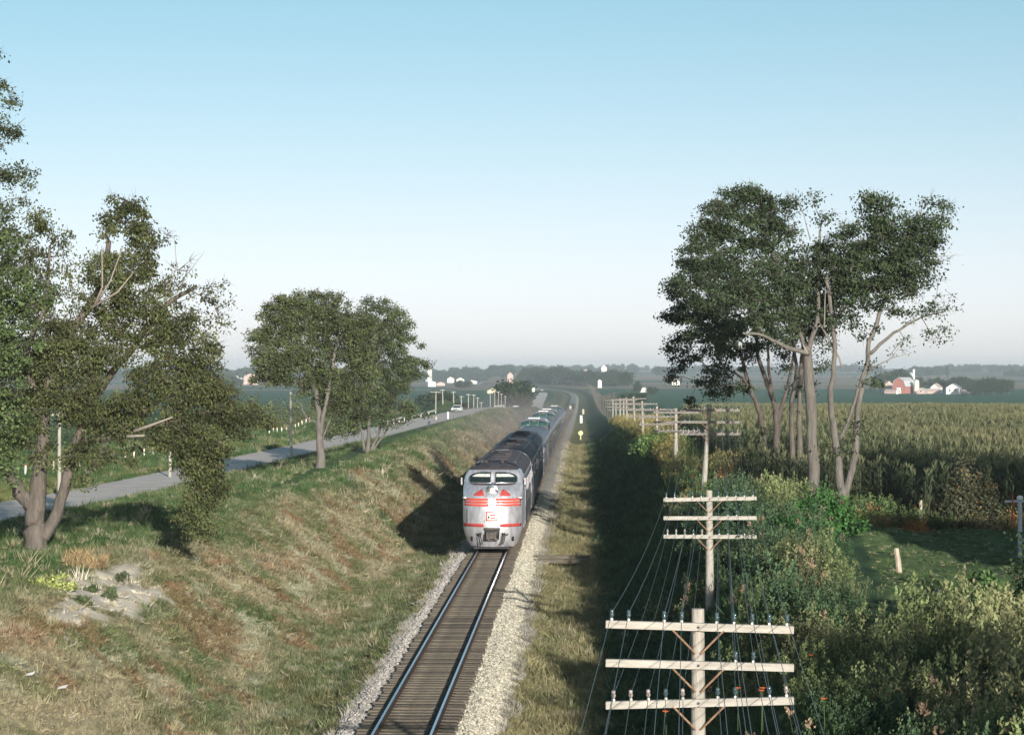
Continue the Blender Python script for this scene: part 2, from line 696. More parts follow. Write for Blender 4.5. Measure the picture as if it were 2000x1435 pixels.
for s in (-1, 1):
    base = s * .7525
    side = MB()
    top = MB()
    rings = []
    rt = []
    for y in rail_ys:
        x = tx(y) + base
        z = tz(y)
        rings.append([(x - .07, y, z - .175), (x + .07, y, z - .175), (x + .07, y, z - .155), (x + .012, y, z - .135), (x + .012, y, z - .045),
                      (x + .036, y, z - .035), (x + .036, y, z - .006), (x - .036, y, z - .006), (x - .036, y, z - .035), (x - .012, y, z - .045),
                      (x - .012, y, z - .135), (x - .07, y, z - .155)])
        rt.append([(x - .035, y, z - .005), (x + .035, y, z - .005), (x + .030, y, z), (x - .030, y, z)])
    r_o = side.loft(rings).build("rail", m_railside, track)
    top.loft(rt).build("rail_head", m_railtop, r_o)
# tie plates: joined small plates
mb = MB()
for k in range(170):
    y = 46.0 + .535 * k
    for s in (-1, 1):
        x = tx(y) + s * .7525
        mb.box(x - .17, x + .17, y - .09, y + .09, tz(y) - .176, tz(y) - .166)
o = mb.build("tie_plates", m_railside, track)
tag(o, kind="stuff")

# ------------------------------------------------------------------ scattering with geometry nodes ("stuff" only)
PROTO = {}


def scatter(name, label, P, scl, rot, cols, idx, protos):
    me = bpy.data.meshes.new(name)
    n = len(P)
    me.vertices.add(n)
    me.vertices.foreach_set("co", np.asarray(P, np.float32).ravel())
    a = me.attributes.new("scl", 'FLOAT_VECTOR', 'POINT')
    a.data.foreach_set("vector", np.asarray(scl, np.float32).ravel())
    a = me.attributes.new("rot", 'FLOAT_VECTOR', 'POINT')
    a.data.foreach_set("vector", np.asarray(rot, np.float32).ravel())
    a = me.attributes.new("icol", 'FLOAT_COLOR', 'POINT')
    c = np.ones((n, 4), np.float32)
    c[:, :3] = cols
    a.data.foreach_set("color", c.ravel())
    a = me.attributes.new("pidx", 'INT', 'POINT')
    a.data.foreach_set("value", np.asarray(idx, np.int32))
    o = link(name, me)
    tag(o, label, kind="stuff")
    g = bpy.data.node_groups.new(name + "_nodes", 'GeometryNodeTree')
    g.interface.new_socket("Geometry", in_out='INPUT', socket_type='NodeSocketGeometry')
    g.interface.new_socket("Geometry", in_out='OUTPUT', socket_type='NodeSocketGeometry')
    N = g.nodes
    L = g.links
    gi = N.new("NodeGroupInput")
    go = N.new("NodeGroupOutput")
    mp = N.new("GeometryNodeMeshToPoints")
    iop = N.new("GeometryNodeInstanceOnPoints")
    jn = N.new("GeometryNodeJoinGeometry")
    L.new(gi.outputs[0], mp.inputs[0])
    L.new(mp.outputs[0], iop.inputs["Points"])
    for p in protos[::-1]:
        oi = N.new("GeometryNodeObjectInfo")
        oi.inputs["Object"].default_value = p
        oi.inputs["As Instance"].default_value = True
        L.new(oi.outputs["Geometry"], jn.inputs[0])
    L.new(jn.outputs[0], iop.inputs["Instance"])
    iop.inputs["Pick Instance"].default_value = True

    def na(nm, ty):
        x = N.new("GeometryNodeInputNamedAttribute")
        x.data_type = ty
        x.inputs["Name"].default_value = nm
        return x.outputs["Attribute"]
    L.new(na("pidx", 'INT'), iop.inputs["Instance Index"])
    L.new(na("scl", 'FLOAT_VECTOR'), iop.inputs["Scale"])
    L.new(na("rot", 'FLOAT_VECTOR'), iop.inputs["Rotation"])
    L.new(iop.outputs[0], go.inputs[0])
    md = o.modifiers.new("scatter", 'NODES')
    md.node_group = g
    return o


def proto(name, me):
    o = bpy.data.objects.new(name, me)      # never linked to the scene; only read by the scatter nodes
    PROTO[name] = o
    return o


def leaf_quads(P, D, Nn, L, Wd):
    """P base, D direction(unit), Nn side(unit), L length, Wd width arrays -> verts, faces (diamond leaves)"""
    n = len(P)
    L = L[:, None]
    Wd = Wd[:, None]
    V = np.empty((n, 4, 3))
    V[:, 0] = P
    V[:, 1] = P + D * L * .5 + Nn * Wd * .5
    V[:, 2] = P + D * L
    V[:, 3] = P + D * L * .5 - Nn * Wd * .5
    F = np.arange(4 * n).reshape(n, 4)
    return V.reshape(-1, 3), F


def unit(a):
    return a / np.maximum(np.linalg.norm(a, axis=-1, keepdims=True), 1e-9)


m_grass = mat("grass_blades", attr="icol", attr_type='INSTANCER', rough=.9, transl=.25, spec=.1, var=.25, scale=5)
m_weedleaf = mat("weed_leaves", attr="icol", attr_type='INSTANCER', rough=.75, transl=.25, spec=.2, var=.3, scale=4)


def tuft(name, nb, h, w, spread, lean, m, seed):
    r = np.random.default_rng(seed)
    ang = r.uniform(0, 2 * math.pi, nb)
    P = np.stack([np.cos(ang), np.sin(ang), np.zeros(nb)], -1) * (r.uniform(0, spread, nb) ** 1)[:, None]
    ld = r.uniform(0, 2 * math.pi, nb)
    le = r.uniform(.2, lean, nb)
    D = unit(np.stack([np.cos(ld) * le, np.sin(ld) * le, np.ones(nb)], -1))
    sd = unit(np.cross(D, np.stack([np.cos(ang + .7), np.sin(ang + .7), np.zeros(nb) + .1], -1)))
    hh = h * r.uniform(.5, 1.1, nb)
    V = np.empty((nb, 3, 3))
    V[:, 0] = P - sd * w / 2
    V[:, 1] = P + sd * w / 2
    V[:, 2] = P + D * hh[:, None]
    return proto(name, np_mesh(name, V.reshape(-1, 3), np.arange(3 * nb).reshape(nb, 3), m))


GR = [tuft("grass_tuft", 26, .26, .022, .16, 1.3, m_grass, 1), tuft("grass_tuft", 26, .20, .024, .18, 2.6, m_grass, 2),
      tuft("grass_tuft", 22, .34, .020, .14, .9, m_grass, 3), tuft("grass_tuft", 20, .16, .03, .2, 3.5, m_grass, 4)]


def grass_field(name, label, x0, x1, y0, y1, dens, size, idxs=(0, 1, 2, 3), urange=None, cond=None, tint=None, bright=1.0, frame=True, seed=1):
    r = np.random.default_rng(seed)
    n = int((x1 - x0) * (y1 - y0) * dens)
    Y = r.uniform(y0, y1, n)
    X = r.uniform(x0, x1, n)
    if urange:
        X = X * 0 + I(TRKX, Y) + r.uniform(urange[0], urange[1], n)
    k = np.ones(n, bool)
    if frame:
        k &= np.abs(X) < .245 * Y + 1.5
    k &= np.abs(X - I(ROADX, Y)) > 3.6 - r.uniform(0, .3, n)
    if cond is not None:
        k &= cond(X, Y, r)
    X = X[k]
    Y = Y[k]
    n = len(X)
    Z = ground_z(X, Y)
    u = X - I(TRKX, Y)
    C = ground_col(X, Y)
    if tint is not None:
        C = C * 0 + np.array(tint)
    C = C * r.uniform(.65, 1.5, (n, 1)) * bright
    # a scatter of pale straw and green blades
    s = r.uniform(0, 1, n)
    C = np.where(((s < .12) & (tint is None))[:, None], np.array((.40, .35, .23)), C)
    S = (size * r.uniform(.55, 1.35, n) * np.where(r.uniform(0, 1, n) < .07, 1.8, 1.0))[:, None] * np.ones((1, 3)) * (1 + Y[:, None] * .003)
    R = np.stack([r.normal(0, .15, n), r.normal(0, .15, n), r.uniform(0, 6.28, n)], -1)
    idx = r.choice(idxs, n)
    return scatter(name, label, np.stack([X, Y, Z - .01], -1), S, R, C, idx, GR)


nobare = lambda X, Y, r: (scar(X, Y) < r.uniform(.05, 1.08, len(X)))
grass_field("bank_grass", "matted dry tan and green grass on the left cutting bank", -20, -3, 44, 128, 40, .66, (0, 1, 3, 1, 3), urange=(-14.5, -2.0), cond=nobare, seed=3)
grass_field("far_bank_grass", "dry grass on the cutting bank beside the train", -14, -3, 128, 430, 12, 1.0, (0, 1, 3), urange=(-12.5, -2.3), seed=4)
grass_field("verge_grass", "green verge grass between the trees and the highway", -48, -14, 60, 260, 12, .85, (0, 2, 1), cond=lambda X, Y, r: X - I(TRKX, Y) < -12.0, seed=5)
grass_field("field_edge_grass", "grass beyond the highway under the white posts", -75, -25, 110, 420, 5, 1.0, (0, 2), cond=lambda X, Y, r: (X - I(ROADX, Y) < -3.4) & (X - I(ROADX, Y) > -34), seed=6)
grass_field("trackside_grass", "yellowed grass strip along the right edge of the ballast", 0, 10, 44, 330, 16, .8, (0, 1, 3), urange=(2.35, 6.5), seed=7)
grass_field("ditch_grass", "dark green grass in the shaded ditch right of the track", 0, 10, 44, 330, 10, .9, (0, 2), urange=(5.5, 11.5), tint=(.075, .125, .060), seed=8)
grass_field("lawn_grass", "short mown lawn grass beside the corn field", 8, 28, 52, 98, 30, .38, (1, 3), cond=lambda X, Y, r: X > 10.8 + (Y - 61) * .11, seed=9)
grass_field("sparse_sleeper_weeds", "low weeds growing between the sleepers", 0, 10, 46, 116, 4, .45, (1, 3), urange=(-.65, .65), cond=lambda X, Y, r: fbm(X * .8, Y * .25, 91, 3) > .5, tint=(.12, .12, .05), seed=10)

# ballast stones
rb = np.random.default_rng(5)
stones = []
for k in range(3):
    p = rb.normal(0, 1, (8, 3))
    import bmesh
    bm = bmesh.new()
    bmesh.ops.create_icosphere(bm, subdivisions=1, radius=.045)
    for v in bm.verts:
        v.co *= rb.uniform(.65, 1.25)
    me = bpy.data.meshes.new("ballast_stone")
    bm.to_mesh(me)
    bm.free()
    me.materials.append(mat("ballast_rock", attr="icol", attr_type='INSTANCER', rough=.95, var=.2, scale=9, spec=.15))
    stones.append(proto("ballast_stone", me))
n = 90000
Y = 44 + (rb.uniform(0, 1, n) ** 1.7) * 130
uu = np.where(rb.uniform(0, 1, n) < .45, rb.uniform(-3.3, -1.1, n), rb.uniform(1.1, 3.3, n))
lim = np.where(uu < 0, 2.15, 2.45) + (fbm(Y * .5, uu * 0, 13, 3) - .5) * 1.1
k = np.abs(uu) < lim
Y = Y[k]
uu = uu[k]
# inside the sleeper ends only between the sleepers
inner = (np.abs(uu) < 1.3) & (((Y - 46.0) / .535 + .5) % 1 - .5 < .27) & (((Y - 46.0) / .535 + .5) % 1 - .5 > -.27)
Y = Y[~inner]
uu = uu[~inner]
X = I(TRKX, Y) + uu
n = len(X)
warm = np.where((uu > 0)[:, None], np.array((.52, .48, .385)), np.array((.40, .37, .34)))  # left stones greyer and darker: the shaded slope is put into their colour
C = warm * rb.uniform(.5, 1.25, (n, 1))
S = rb.uniform(.45, 1.2, (n, 1)) * np.ones((1, 3)) * (1 + (Y[:, None] - 44) * .006)
scatter("ballast_stones", "loose pale ballast stones on the track shoulders", np.stack([X, Y, ground_z(X, Y, False) + .015], -1), S, rb.uniform(0, 6.28, (n, 3)), C, rb.integers(0, 3, n), stones)
# gravel between the sleepers
n = 16000
Y = 44 + (rb.uniform(0, 1, n) ** 1.4) * 75
uu = rb.uniform(-1.2, 1.2, n)
k = (np.abs(((Y - 46.0) / .535 + .5) % 1 - .5) > .25) & (np.abs(np.abs(uu) - .75) > .09)
Y = Y[k]
uu = uu[k]
n = len(Y)
X = I(TRKX, Y) + uu
C = np.array((.11, .097, .07)) * rb.uniform(.5, 1.4, (n, 1))
scatter("crib_stones", "dirty brown stones between the sleepers", np.stack([X, Y, np.full(n, -.36) + rb.uniform(0, .07, n)], -1), rb.uniform(.6, 1.3, (n, 1)) * np.ones((1, 3)), rb.uniform(0, 6.28, (n, 3)), C, rb.integers(0, 3, n), stones)
# crib filler bed
bed = ribbon("ballast_bed", np.arange(24, 1200, 6.0), tx, -1.32, 1.32, -.315, m_ballast, tz)
tag(bed, "ballast bed packed under the sleepers", kind="structure")
# ------------------------------------------------------------------ trees
m_leaf = mat("leaf_olive", attr="col", rough=.8, transl=.2, spec=.08)
m_bark = mat("bark_grey_brown", (.125, .110, .096), rough=.95, var=.4, scale=1.6, bump=1.0, stretch=(4, 4, .8), bscale=5, spec=.1)
m_bark_pale = mat("bark_pale_grey", (.150, .138, .122), rough=.95, var=.35, scale=1.4, bump=1.0, stretch=(4, 4, .7), bscale=5, spec=.1)
m_bark_dark = mat("bark_dark", (.10, .085, .075), rough=.95, var=.35, scale=1.6, bump=.8, stretch=(4, 4, .8), bscale=5, spec=.1)
m_dead = mat("dead_pale_wood", (.26, .235, .20), rough=.9, var=.25, scale=3, bump=.4, stretch=(3, 3, 1))


def tube_np(A, B, ra, rb, n=5):
    """many frustums at once"""
    A = np.asarray(A)
    B = np.asarray(B)
    d = unit(B - A)
    h = np.where(np.abs(d[:, 2:3]) > .9, np.array([[1., 0, 0]]), np.array([[0, 0, 1.]]))
    s = unit(np.cross(d, h))
    t = np.cross(d, s)
    k = np.arange(n) * 2 * math.pi / n
    ring = s[:, None, :] * np.cos(k)[None, :, None] + t[:, None, :] * np.sin(k)[None, :, None]
    VA = A[:, None, :] + ring * np.asarray(ra)[:, None, None]
    VB = B[:, None, :] + ring * np.asarray(rb)[:, None, None]
    V = np.concatenate([VA, VB], 1).reshape(-1, 3)
    base = np.arange(len(A))[:, None, None] * 2 * n
    i = np.arange(n)
    j = (i + 1) % n
    q = np.stack([i, j, j + n, i + n], -1)[None]
    return V, (base + q).reshape(-1, 4)


def make_tree(name, label, base, trunks, lobes, m_b, leafcol, cat="tree", group=None, seed=1, leaf=(.17, .10), clump=.55, nper=34, clump_d=1.0,
              droop=.5, twig_r=.012, sc=1.0, gap=.0, warm=.0, extra=None, px_depth=None, shell=.35, horiz=1.0):
    """trunks: [(pts(px,py,dY), r0, r1)] ; lobes: [(px,py,rx,ry,dY[,density])] in photo pixels at the tree's own distance"""
    r = np.random.default_rng(seed)
    bx, by, bz = base

    def W3(px, py, dy=0.0):
        Y = by + dy
        return np.array([(px - 1000) / 4400 * Y, Y, CAM_Z - (py - 722) / 4400 * Y])
    root = empty(name, (bx, by, bz), 0, label, cat, group)
    off = np.array([bx, by, bz])
    nodes = []
    parent = []
    fixr = []
    for pts, r0, r1 in trunks:
        P = [W3(*p) for p in pts]
        if pts[0][1] is None:
            pass
        # resample smoothly
        out = []
        for i in range(len(P) - 1):
            for t in np.linspace(0, 1, 4, endpoint=False):
                p0 = P[max(i - 1, 0)]
                p1 = P[i]
                p2 = P[i + 1]
                p3 = P[min(i + 2, len(P) - 1)]
                out.append(.5 * ((2 * p1) + (-p0 + p2) * t + (2 * p0 - 5 * p1 + 4 * p2 - p3) * t * t + (-p0 + 3 * p1 - 3 * p2 + p3) * t ** 3))
        out.append(P[-1])
        start = len(nodes)
        for i, p in enumerate(out):
            f = i / (len(out) - 1)
            if i == 0 and nodes:
                d = np.linalg.norm(np.array(nodes) - p, axis=1)
                j = int(np.argmin(d))
                if d[j] < 1.2:
                    nodes.append(p)
                    parent.append(j)
                    fixr.append(r0)
                    continue
            jit = r.normal(0, .03, 3) * (i > 0)
            nodes.append(p + jit)
            parent.append(-1 if i == 0 else len(nodes) - 2)
            fixr.append(r0 + (r1 - r0) * f ** .8)
    ntrunk = len(nodes)
    # attractors = leaf clump centres
    cl = []
    cd = []
    for lb in lobes:
        px, py, rx_, ry_, dy = lb[:5]
        dens = lb[5] if len(lb) > 5 else 1.0
        c = W3(px, py, dy)
        k = by / 4400
        R = np.array([rx_ * k, (rx_ + ry_) * .5 * k * .95, ry_ * k])
        n = max(3, int(clump_d * dens * (R[0] * R[1] * R[2]) ** (2 / 3.) * 11 / (clump ** 1.5) * .72))
        q = unit(r.normal(0, 1, (n, 3))) * (r.uniform(0, 1, (n, 1)) ** shell)
        q = q * R
        cl.append(c + q)
        cd.append(np.full(n, dens))
    cl = np.concatenate(cl)
    cd = np.concatenate(cd)
    # irregular gaps
    g = fbm(cl[:, 0] * .55 + cl[:, 1] * .3, cl[:, 2] * .55, seed + 5, 3)
    keep = g > gap
    cl = cl[keep]
    cd = cd[keep]
    tn = np.array(nodes)
    dmin = np.array([np.min(np.linalg.norm(tn - c, axis=1)) for c in cl])
    order = np.argsort(dmin)
    cl = cl[order]
    cd = cd[order]
    N = np.zeros((len(nodes) + len(cl) * 5 + 5, 3))
    N[:len(nodes)] = tn
    cnt = len(nodes)
    upar = list(parent)
    start_ok = np.ones(len(N), bool)
    lowcut = tn[:, 2].min() + (tn[:, 2].max() - tn[:, 2].min()) * .22
    for c in cl:
        D = N[:cnt] - c
        d = np.linalg.norm(D, axis=1)
        cost = d + .45 * np.maximum(D[:, 2], 0) + .8 * (N[:cnt, 2] < lowcut)
        j = int(np.argmin(cost))
        L = d[j]
        k = int(np.clip(L / .7, 1, 4))
        p0 = N[j]
        prev = j
        bend = np.array([r.normal(0, .10), r.normal(0, .10), .14]) * L
        for i in range(1, k + 1):
            t = i / k
            p = p0 + (c - p0) * t + bend * (t * (1 - t) * 4) * .5 + r.normal(0, .04, 3) * (i < k)
            N[cnt] = p
            upar.append(prev)
            prev = cnt
            cnt += 1
    N = N[:cnt]
    upar = np.array(upar)
    # pipe model
    w = np.zeros(cnt)
    child = np.zeros(cnt, int)
    for i in range(cnt):
        if upar[i] >= 0:
            child[upar[i]] += 1
    w[child == 0] = 1
    for i in range(cnt - 1, -1, -1):
        if upar[i] >= 0:
            w[upar[i]] += w[i] if upar[i] < i else 0
    rad = twig_r * np.maximum(w, 1) ** .47 * sc
    rad = np.minimum(rad, .16 * sc)
    rad[:ntrunk] = np.array(fixr)
    idx = [i for i in range(cnt) if upar[i] >= 0]
    A = N[upar[idx]]
    B = N[idx]
    ra = rad[upar[idx]].copy()
    rb_ = rad[idx]
    br = np.array([i >= ntrunk for i in idx])
    ra = np.where(br, np.minimum(ra, rb_ * 1.35), ra)
    # trunk part: smooth many sided tubes
    tk = MB()
    s0 = 0
    chains = []
    cur = []
    for i in range(ntrunk):
        if parent[i] == -1 or (i > 0 and parent[i] != i - 1):
            if cur:
                chains.append(cur)
            cur = []
        cur.append(i)
    chains.append(cur)
    for ch in chains:
        if len(ch) < 2:
            continue
        pts = [N[i] - off for i in ch]
        rr = [rad[i] for i in ch]
        if parent[ch[0]] == -1:
            rr[0] *= 1.55
            rr[1] *= 1.12
            pts[0] = pts[0] - np.array([0, 0, .25])
        rr = [q * r.uniform(.93, 1.07) for q in rr]
        tk.tube(pts, rr, n=10)
    tk.build("trunk", m_b, root, smooth='all')
    bi = np.array(br)
    V, F = tube_np(A[bi] - off, B[bi] - off, ra[bi], rb_[bi] * .92, 4)
    # fine end twigs fanning out of every clump
    nt5 = 6
    tc_ = np.repeat(cl, nt5, axis=0)
    cen = np.mean(cl, axis=0)
    td = unit(r.normal(0, 1, tc_.shape) * np.array([1, 1, .7]) + unit(tc_ - cen) * .9)
    tl = clump * r.uniform(.35, 1.05, (len(tc_), 1))
    mid_ = tc_ + td * tl * .55
    end_ = mid_ + (td + np.array([0, 0, -.25 * droop])) * tl * .5
    tr_ = np.full(len(tc_), .011 * by / 100)
    V2, F2 = tube_np(tc_ - off, mid_ - off, tr_, tr_ * .7, 3)
    V3, F3 = tube_np(mid_ - off, end_ - off, tr_ * .7, tr_ * .3, 3)
    F = np.concatenate([F, F2 + len(V), F3 + len(V) + len(V2)])
    V = np.concatenate([V, V2, V3])
    link("branches", np_mesh("branches", V, F, m_b, smooth=True), root)["kind"] = "stuff"
    # leaves
    Ls = []
    Cs = []
    m = len(cl)
    npn = (nper * 1.25 * cd * r.uniform(.6, 1.3, m)).astype(int)
    ci = np.repeat(np.arange(m), npn)
    n = len(ci)
    ex = np.array([1.0 * horiz, 1.0 * horiz, .62])
    q = np.clip(r.normal(0, .40, (n, 3)), -.85, .85) * ex * clump * r.uniform(.6, 1.35, (m, 1))[ci]
    P = cl[ci] + q - np.array([0, 0, .06])
    D = unit(r.normal(0, 1, (n, 3)) + np.array([0, 0, -droop * 1.6]))
    S = unit(np.cross(D, unit(r.normal(0, 1, (n, 3)) + np.array([0, -.3, .3]))))
    L = leaf[0] * r.uniform(.6, 1.35, n)
    Wd = leaf[1] * r.uniform(.6, 1.35, n)
    V, F = leaf_quads(P - off, D, S, L, Wd)
    base_c = np.array(leafcol)
    cc = base_c[None] * r.uniform(.55, 1.6, (m, 1))[ci] * r.uniform(.6, 1.5, (n, 1))
    if warm > 0:
        wsel = (r.uniform(0, 1, n) < warm)
        cc = np.where(wsel[:, None], np.array((.11, .085, .045)) * r.uniform(.6, 1.3, (n, 1)), cc)
    cc = np.repeat(cc, 4, axis=0)
    link("foliage", np_mesh("foliage", V, F, m_leaf, cols=cc), root)["kind"] = "stuff"
    if extra:
        for pts, r0, r1 in extra:
            P = [W3(*p) - off for p in pts]
            mb = MB()
            mb.tube(P, list(np.linspace(r0, r1, len(P))), n=6)
            mb.build("dead_branch", m_dead, root, smooth='all')
    return root


def gbase(px, Y):
    x = at(px, Y)
    return (x, Y, gz(x, Y))


# -- left foreground tree
OL = (.074, .088, .036)
Y1 = 85.0
make_tree("spreading_tree", "large spreading tree with three forking trunks in the left foreground, drooping olive foliage", gbase(72, Y1),
          [([(72, 1082, 0), (70, 1040, 0), (68, 1000, 0), (74, 950, 0), (82, 880, 0), (88, 800, .2), (110, 700, .5), (190, 570, .6), (215, 470, .4)], .50, .09),
           ([(60, 985, 0), (34, 950, 0), (6, 905, -.3), (-30, 850, -.5), (-40, 760, -.8)], .30, .14),
           ([(84, 1050, 0), (106, 1010, 0), (130, 940, 0), (146, 870, .2), (190, 770, .4), (250, 690, .6), (320, 600, .6), (385, 560, .4)], .27, .07),
           ([(146, 870, .2), (230, 850, -.3), (330, 825, -.8), (420, 800, -1.0)], .16, .05),
           ([(88, 800, .2), (50, 700, 0), (90, 600, 0), (95, 480, 0)], .16, .05),
           ([(330, 825, -.8), (385, 850, -1.0), (392, 930, -1.1), (385, 1000, -1.2)], .06, .02)],
          [(235, 425, 60, 50, .5), (225, 500, 70, 50, .4), (270, 470, 50, 50, .8), (205, 560, 80, 55, .2), (90, 455, 48, 48, .2, .8), (80, 540, 60, 60, .5, .8),
           (290, 570, 60, 55, .6, .9), (180, 640, 90, 55, .2), (130, 680, 90, 60, .3), (60, 800, 70, 60, .2), (190, 800, 80, 50, 0), (380, 740, 70, 50, -.6), (300, 640, 90, 50, .2), (375, 600, 50, 60, .4, .4), (415, 590, 35, 45, .5, .35), (345, 690, 80, 55, .2),
           (60, 640, 70, 70, .3, .8), (50, 740, 70, 70, 0), (150, 735, 85, 60, 0), (255, 740, 100, 55, -.3), (350, 760, 85, 45, -.6), (120, 820, 90, 55, -.2), (40, 840, 60, 60, -.2),
           (230, 815, 95, 50, -.5), (330, 830, 80, 45, -1), (420, 790, 75, 45, -1), (470, 815, 60, 35, -1), (490, 790, 35, 25, -1, .6), (150, 880, 85, 35, -.6, .8), (240, 880, 50, 28, -.6, .7),
           (385, 880, 48, 45, -1.1), (392, 935, 40, 45, -1.2, 1.5), (388, 1000, 36, 42, -1.3, 1.4), (385, 885, 45, 40, -1.1, 1.2), (170, 925, 14, 26, -.8, .7), (405, 860, 60, 30, -1, .8), (350, 640, 60, 40, .5, .7), (440, 640, 20, 40, .5, .25), (365, 520, 45, 50, .4, .10), (400, 545, 40, 40, .4, .15), (330, 480, 20, 40, .4, .08)],
          m_bark, OL, seed=21, leaf=(.125, .072), clump=.56, nper=95, clump_d=1.1, droop=.85, twig_r=.012, gap=.31, warm=.035,
          extra=[([(185, 595, -2.2), (200, 560, -2.3), (199, 480, -2.4)], .05, .015), ([(190, 590, -2.2), (215, 550, -2.4), (240, 482, -2.4)], .05, .015), ([(180, 600, -2.2), (230, 570, -2.4), (262, 530, -2.4)], .055, .015),
                 ([(262, 842, -3.2), (300, 828, -3.3), (338, 814, -3.4)], .07, .025), ([(248, 852, -3.2), (282, 850, -3.3)], .07, .04),
                 ([(320, 590, .5), (345, 520, .4), (340, 455, .3)], .03, .006), ([(345, 560, .5), (378, 520, .4), (400, 490, .3)], .025, .005), ([(350, 590, .5), (400, 570, .4), (440, 562, .3)], .02, .005)])
# bright leafy tree cut by the left edge
make_tree("broadleaf_tree", "leafy green broadleaf tree cut off by the left edge of the view", gbase(-150, 78),
          [([(-150, 1110, 0), (-150, 950, 0), (-140, 800, 0), (-110, 650, 0), (-80, 520, 0)], .42, .1)],
          [(-20, 510, 90, 70, 0), (20, 580, 85, 60, -.5), (-60, 620, 110, 80, 0), (10, 660, 85, 55, -.5), (-30, 730, 90, 60, -.5), (-10, 810, 70, 50, -.3), (-60, 880, 70, 50, 0), (-140, 560, 90, 90, 0), (-170, 700, 100, 110, 0), (-5, 880, 45, 40, 0), (15, 930, 20, 25, 0, .6), (-70, 440, 70, 60, 0)],
          m_bark, (.072, .105, .042), seed=33, leaf=(.12, .09), clump=.52, nper=80, clump_d=1.0, droop=.3, gap=.22)
make_tree("tall_tree", "tall dark tree rising past the top left edge of the view", gbase(-190, 92),
          [([(-190, 1060, 0), (-180, 800, 0), (-150, 500, 0), (-120, 250, 0), (-110, 60, 0)], .5, .08)],
          [(0, 205, 45, 40, 0, .9), (-70, 160, 70, 70, 0), (25, 255, 42, 14, 0, .9), (-40, 250, 70, 45, 0), (-10, 330, 60, 30, 0, .9), (35, 345, 38, 24, 0, .8), (40, 392, 36, 12, 0, .8), (-60, 370, 80, 60, 0), (-20, 430, 60, 40, 0, .9), (10, 480, 70, 40, 0, .8), (-130, 90, 80, 80, 0), (-150, 280, 80, 100, 0), (-220, 400, 90, 110, 0), (-14, 108, 12, 14, 0, .5)],
          m_bark, (.058, .075, .036), seed=44, leaf=(.14, .085), clump=.58, nper=60, droop=.35, gap=.25)
# -- the pair by the road
Y2 = 158.0
make_tree("rounded_tree", "rounded dark tree with a forked pale trunk between the cutting and the highway", gbase(624, Y2),
          [([(625, 914, 0), (626, 880, 0), (624, 830, 0), (620, 790, 0), (610, 740, .3), (590, 690, .5), (580, 630, .6)], .34, .08),
           ([(626, 850, 0), (634, 800, -.3), (645, 745, -.4), (655, 690, -.4), (660, 640, 0)], .20, .07),
           ([(622, 825, 0), (600, 815, 0), (585, 785, 0)], .09, .04),
           ([(628, 860, 0), (645, 820, .5), (665, 790, .8)], .08, .03)],
          [(595, 598, 60, 30, 0), (650, 600, 60, 30, 0), (545, 625, 50, 35, 0), (600, 640, 60, 40, .3), (665, 645, 60, 40, 0), (520, 660, 36, 28, 0), (560, 680, 55, 40, 0), (625, 690, 55, 40, .5, .8), (690, 690, 50, 45, .5),
           (535, 715, 40, 35, 0, .9), (575, 735, 45, 30, 0, .7), (690, 745, 50, 40, .5), (650, 770, 50, 30, .8, .9), (700, 790, 45, 30, .5, .8), (525, 745, 30, 15, 0, .6), (585, 770, 30, 18, 0, .45), (665, 820, 35, 25, 1, .7), (500, 680, 22, 20, 0, .6), (705, 630, 30, 35, 0), (640, 735, 50, 35, .3), (700, 700, 40, 45, .5), (560, 600, 40, 28, 0), (610, 715, 50, 30, -.3, .8), (548, 700, 45, 45, -.3), (520, 725, 34, 30, 0)],
          m_bark_pale, (.074, .094, .040), seed=55, leaf=(.17, .105), clump=.66, nper=80, clump_d=1.05, droop=.5, gap=.25, warm=.02)
make_tree("multi_stem_tree", "dark domed tree with four stems standing just behind the rounded tree", gbase(718, 188),
          [([(718, 882, 0), (720, 850, 0), (722, 800, 0), (735, 720, 0), (745, 650, 0)], .20, .07),
           ([(712, 880, 0), (705, 840, 0), (690, 790, 0), (680, 730, 0)], .14, .05),
           ([(724, 880, 0), (740, 845, 0), (760, 790, 0), (785, 720, 0)], .14, .05),
           ([(727, 881, 0), (752, 845, .4), (765, 820, .5), (800, 770, .5)], .10, .04)],
          [(735, 605, 35, 28, 0), (760, 630, 45, 35, 0), (785, 665, 40, 40, 0), (730, 660, 50, 45, 0), (805, 705, 32, 40, 0), (760, 710, 55, 45, 0), (700, 730, 50, 40, 0), (810, 750, 25, 40, 0), (775, 770, 50, 35, 0), (725, 780, 50, 35, 0), (815, 795, 20, 28, 0, .8), (680, 790, 40, 30, 0, .8), (745, 815, 45, 20, 0, .7), (690, 835, 35, 22, 0, .6), (795, 800, 30, 20, 0, .7), (650, 830, 26, 26, 0, .7), (660, 790, 36, 30, 0, .9), (820, 725, 18, 30, 0, .8)],
          m_bark_pale, (.072, .094, .041), seed=66, leaf=(.18, .11), clump=.7, nper=76, clump_d=1.05, droop=.5, gap=.24)
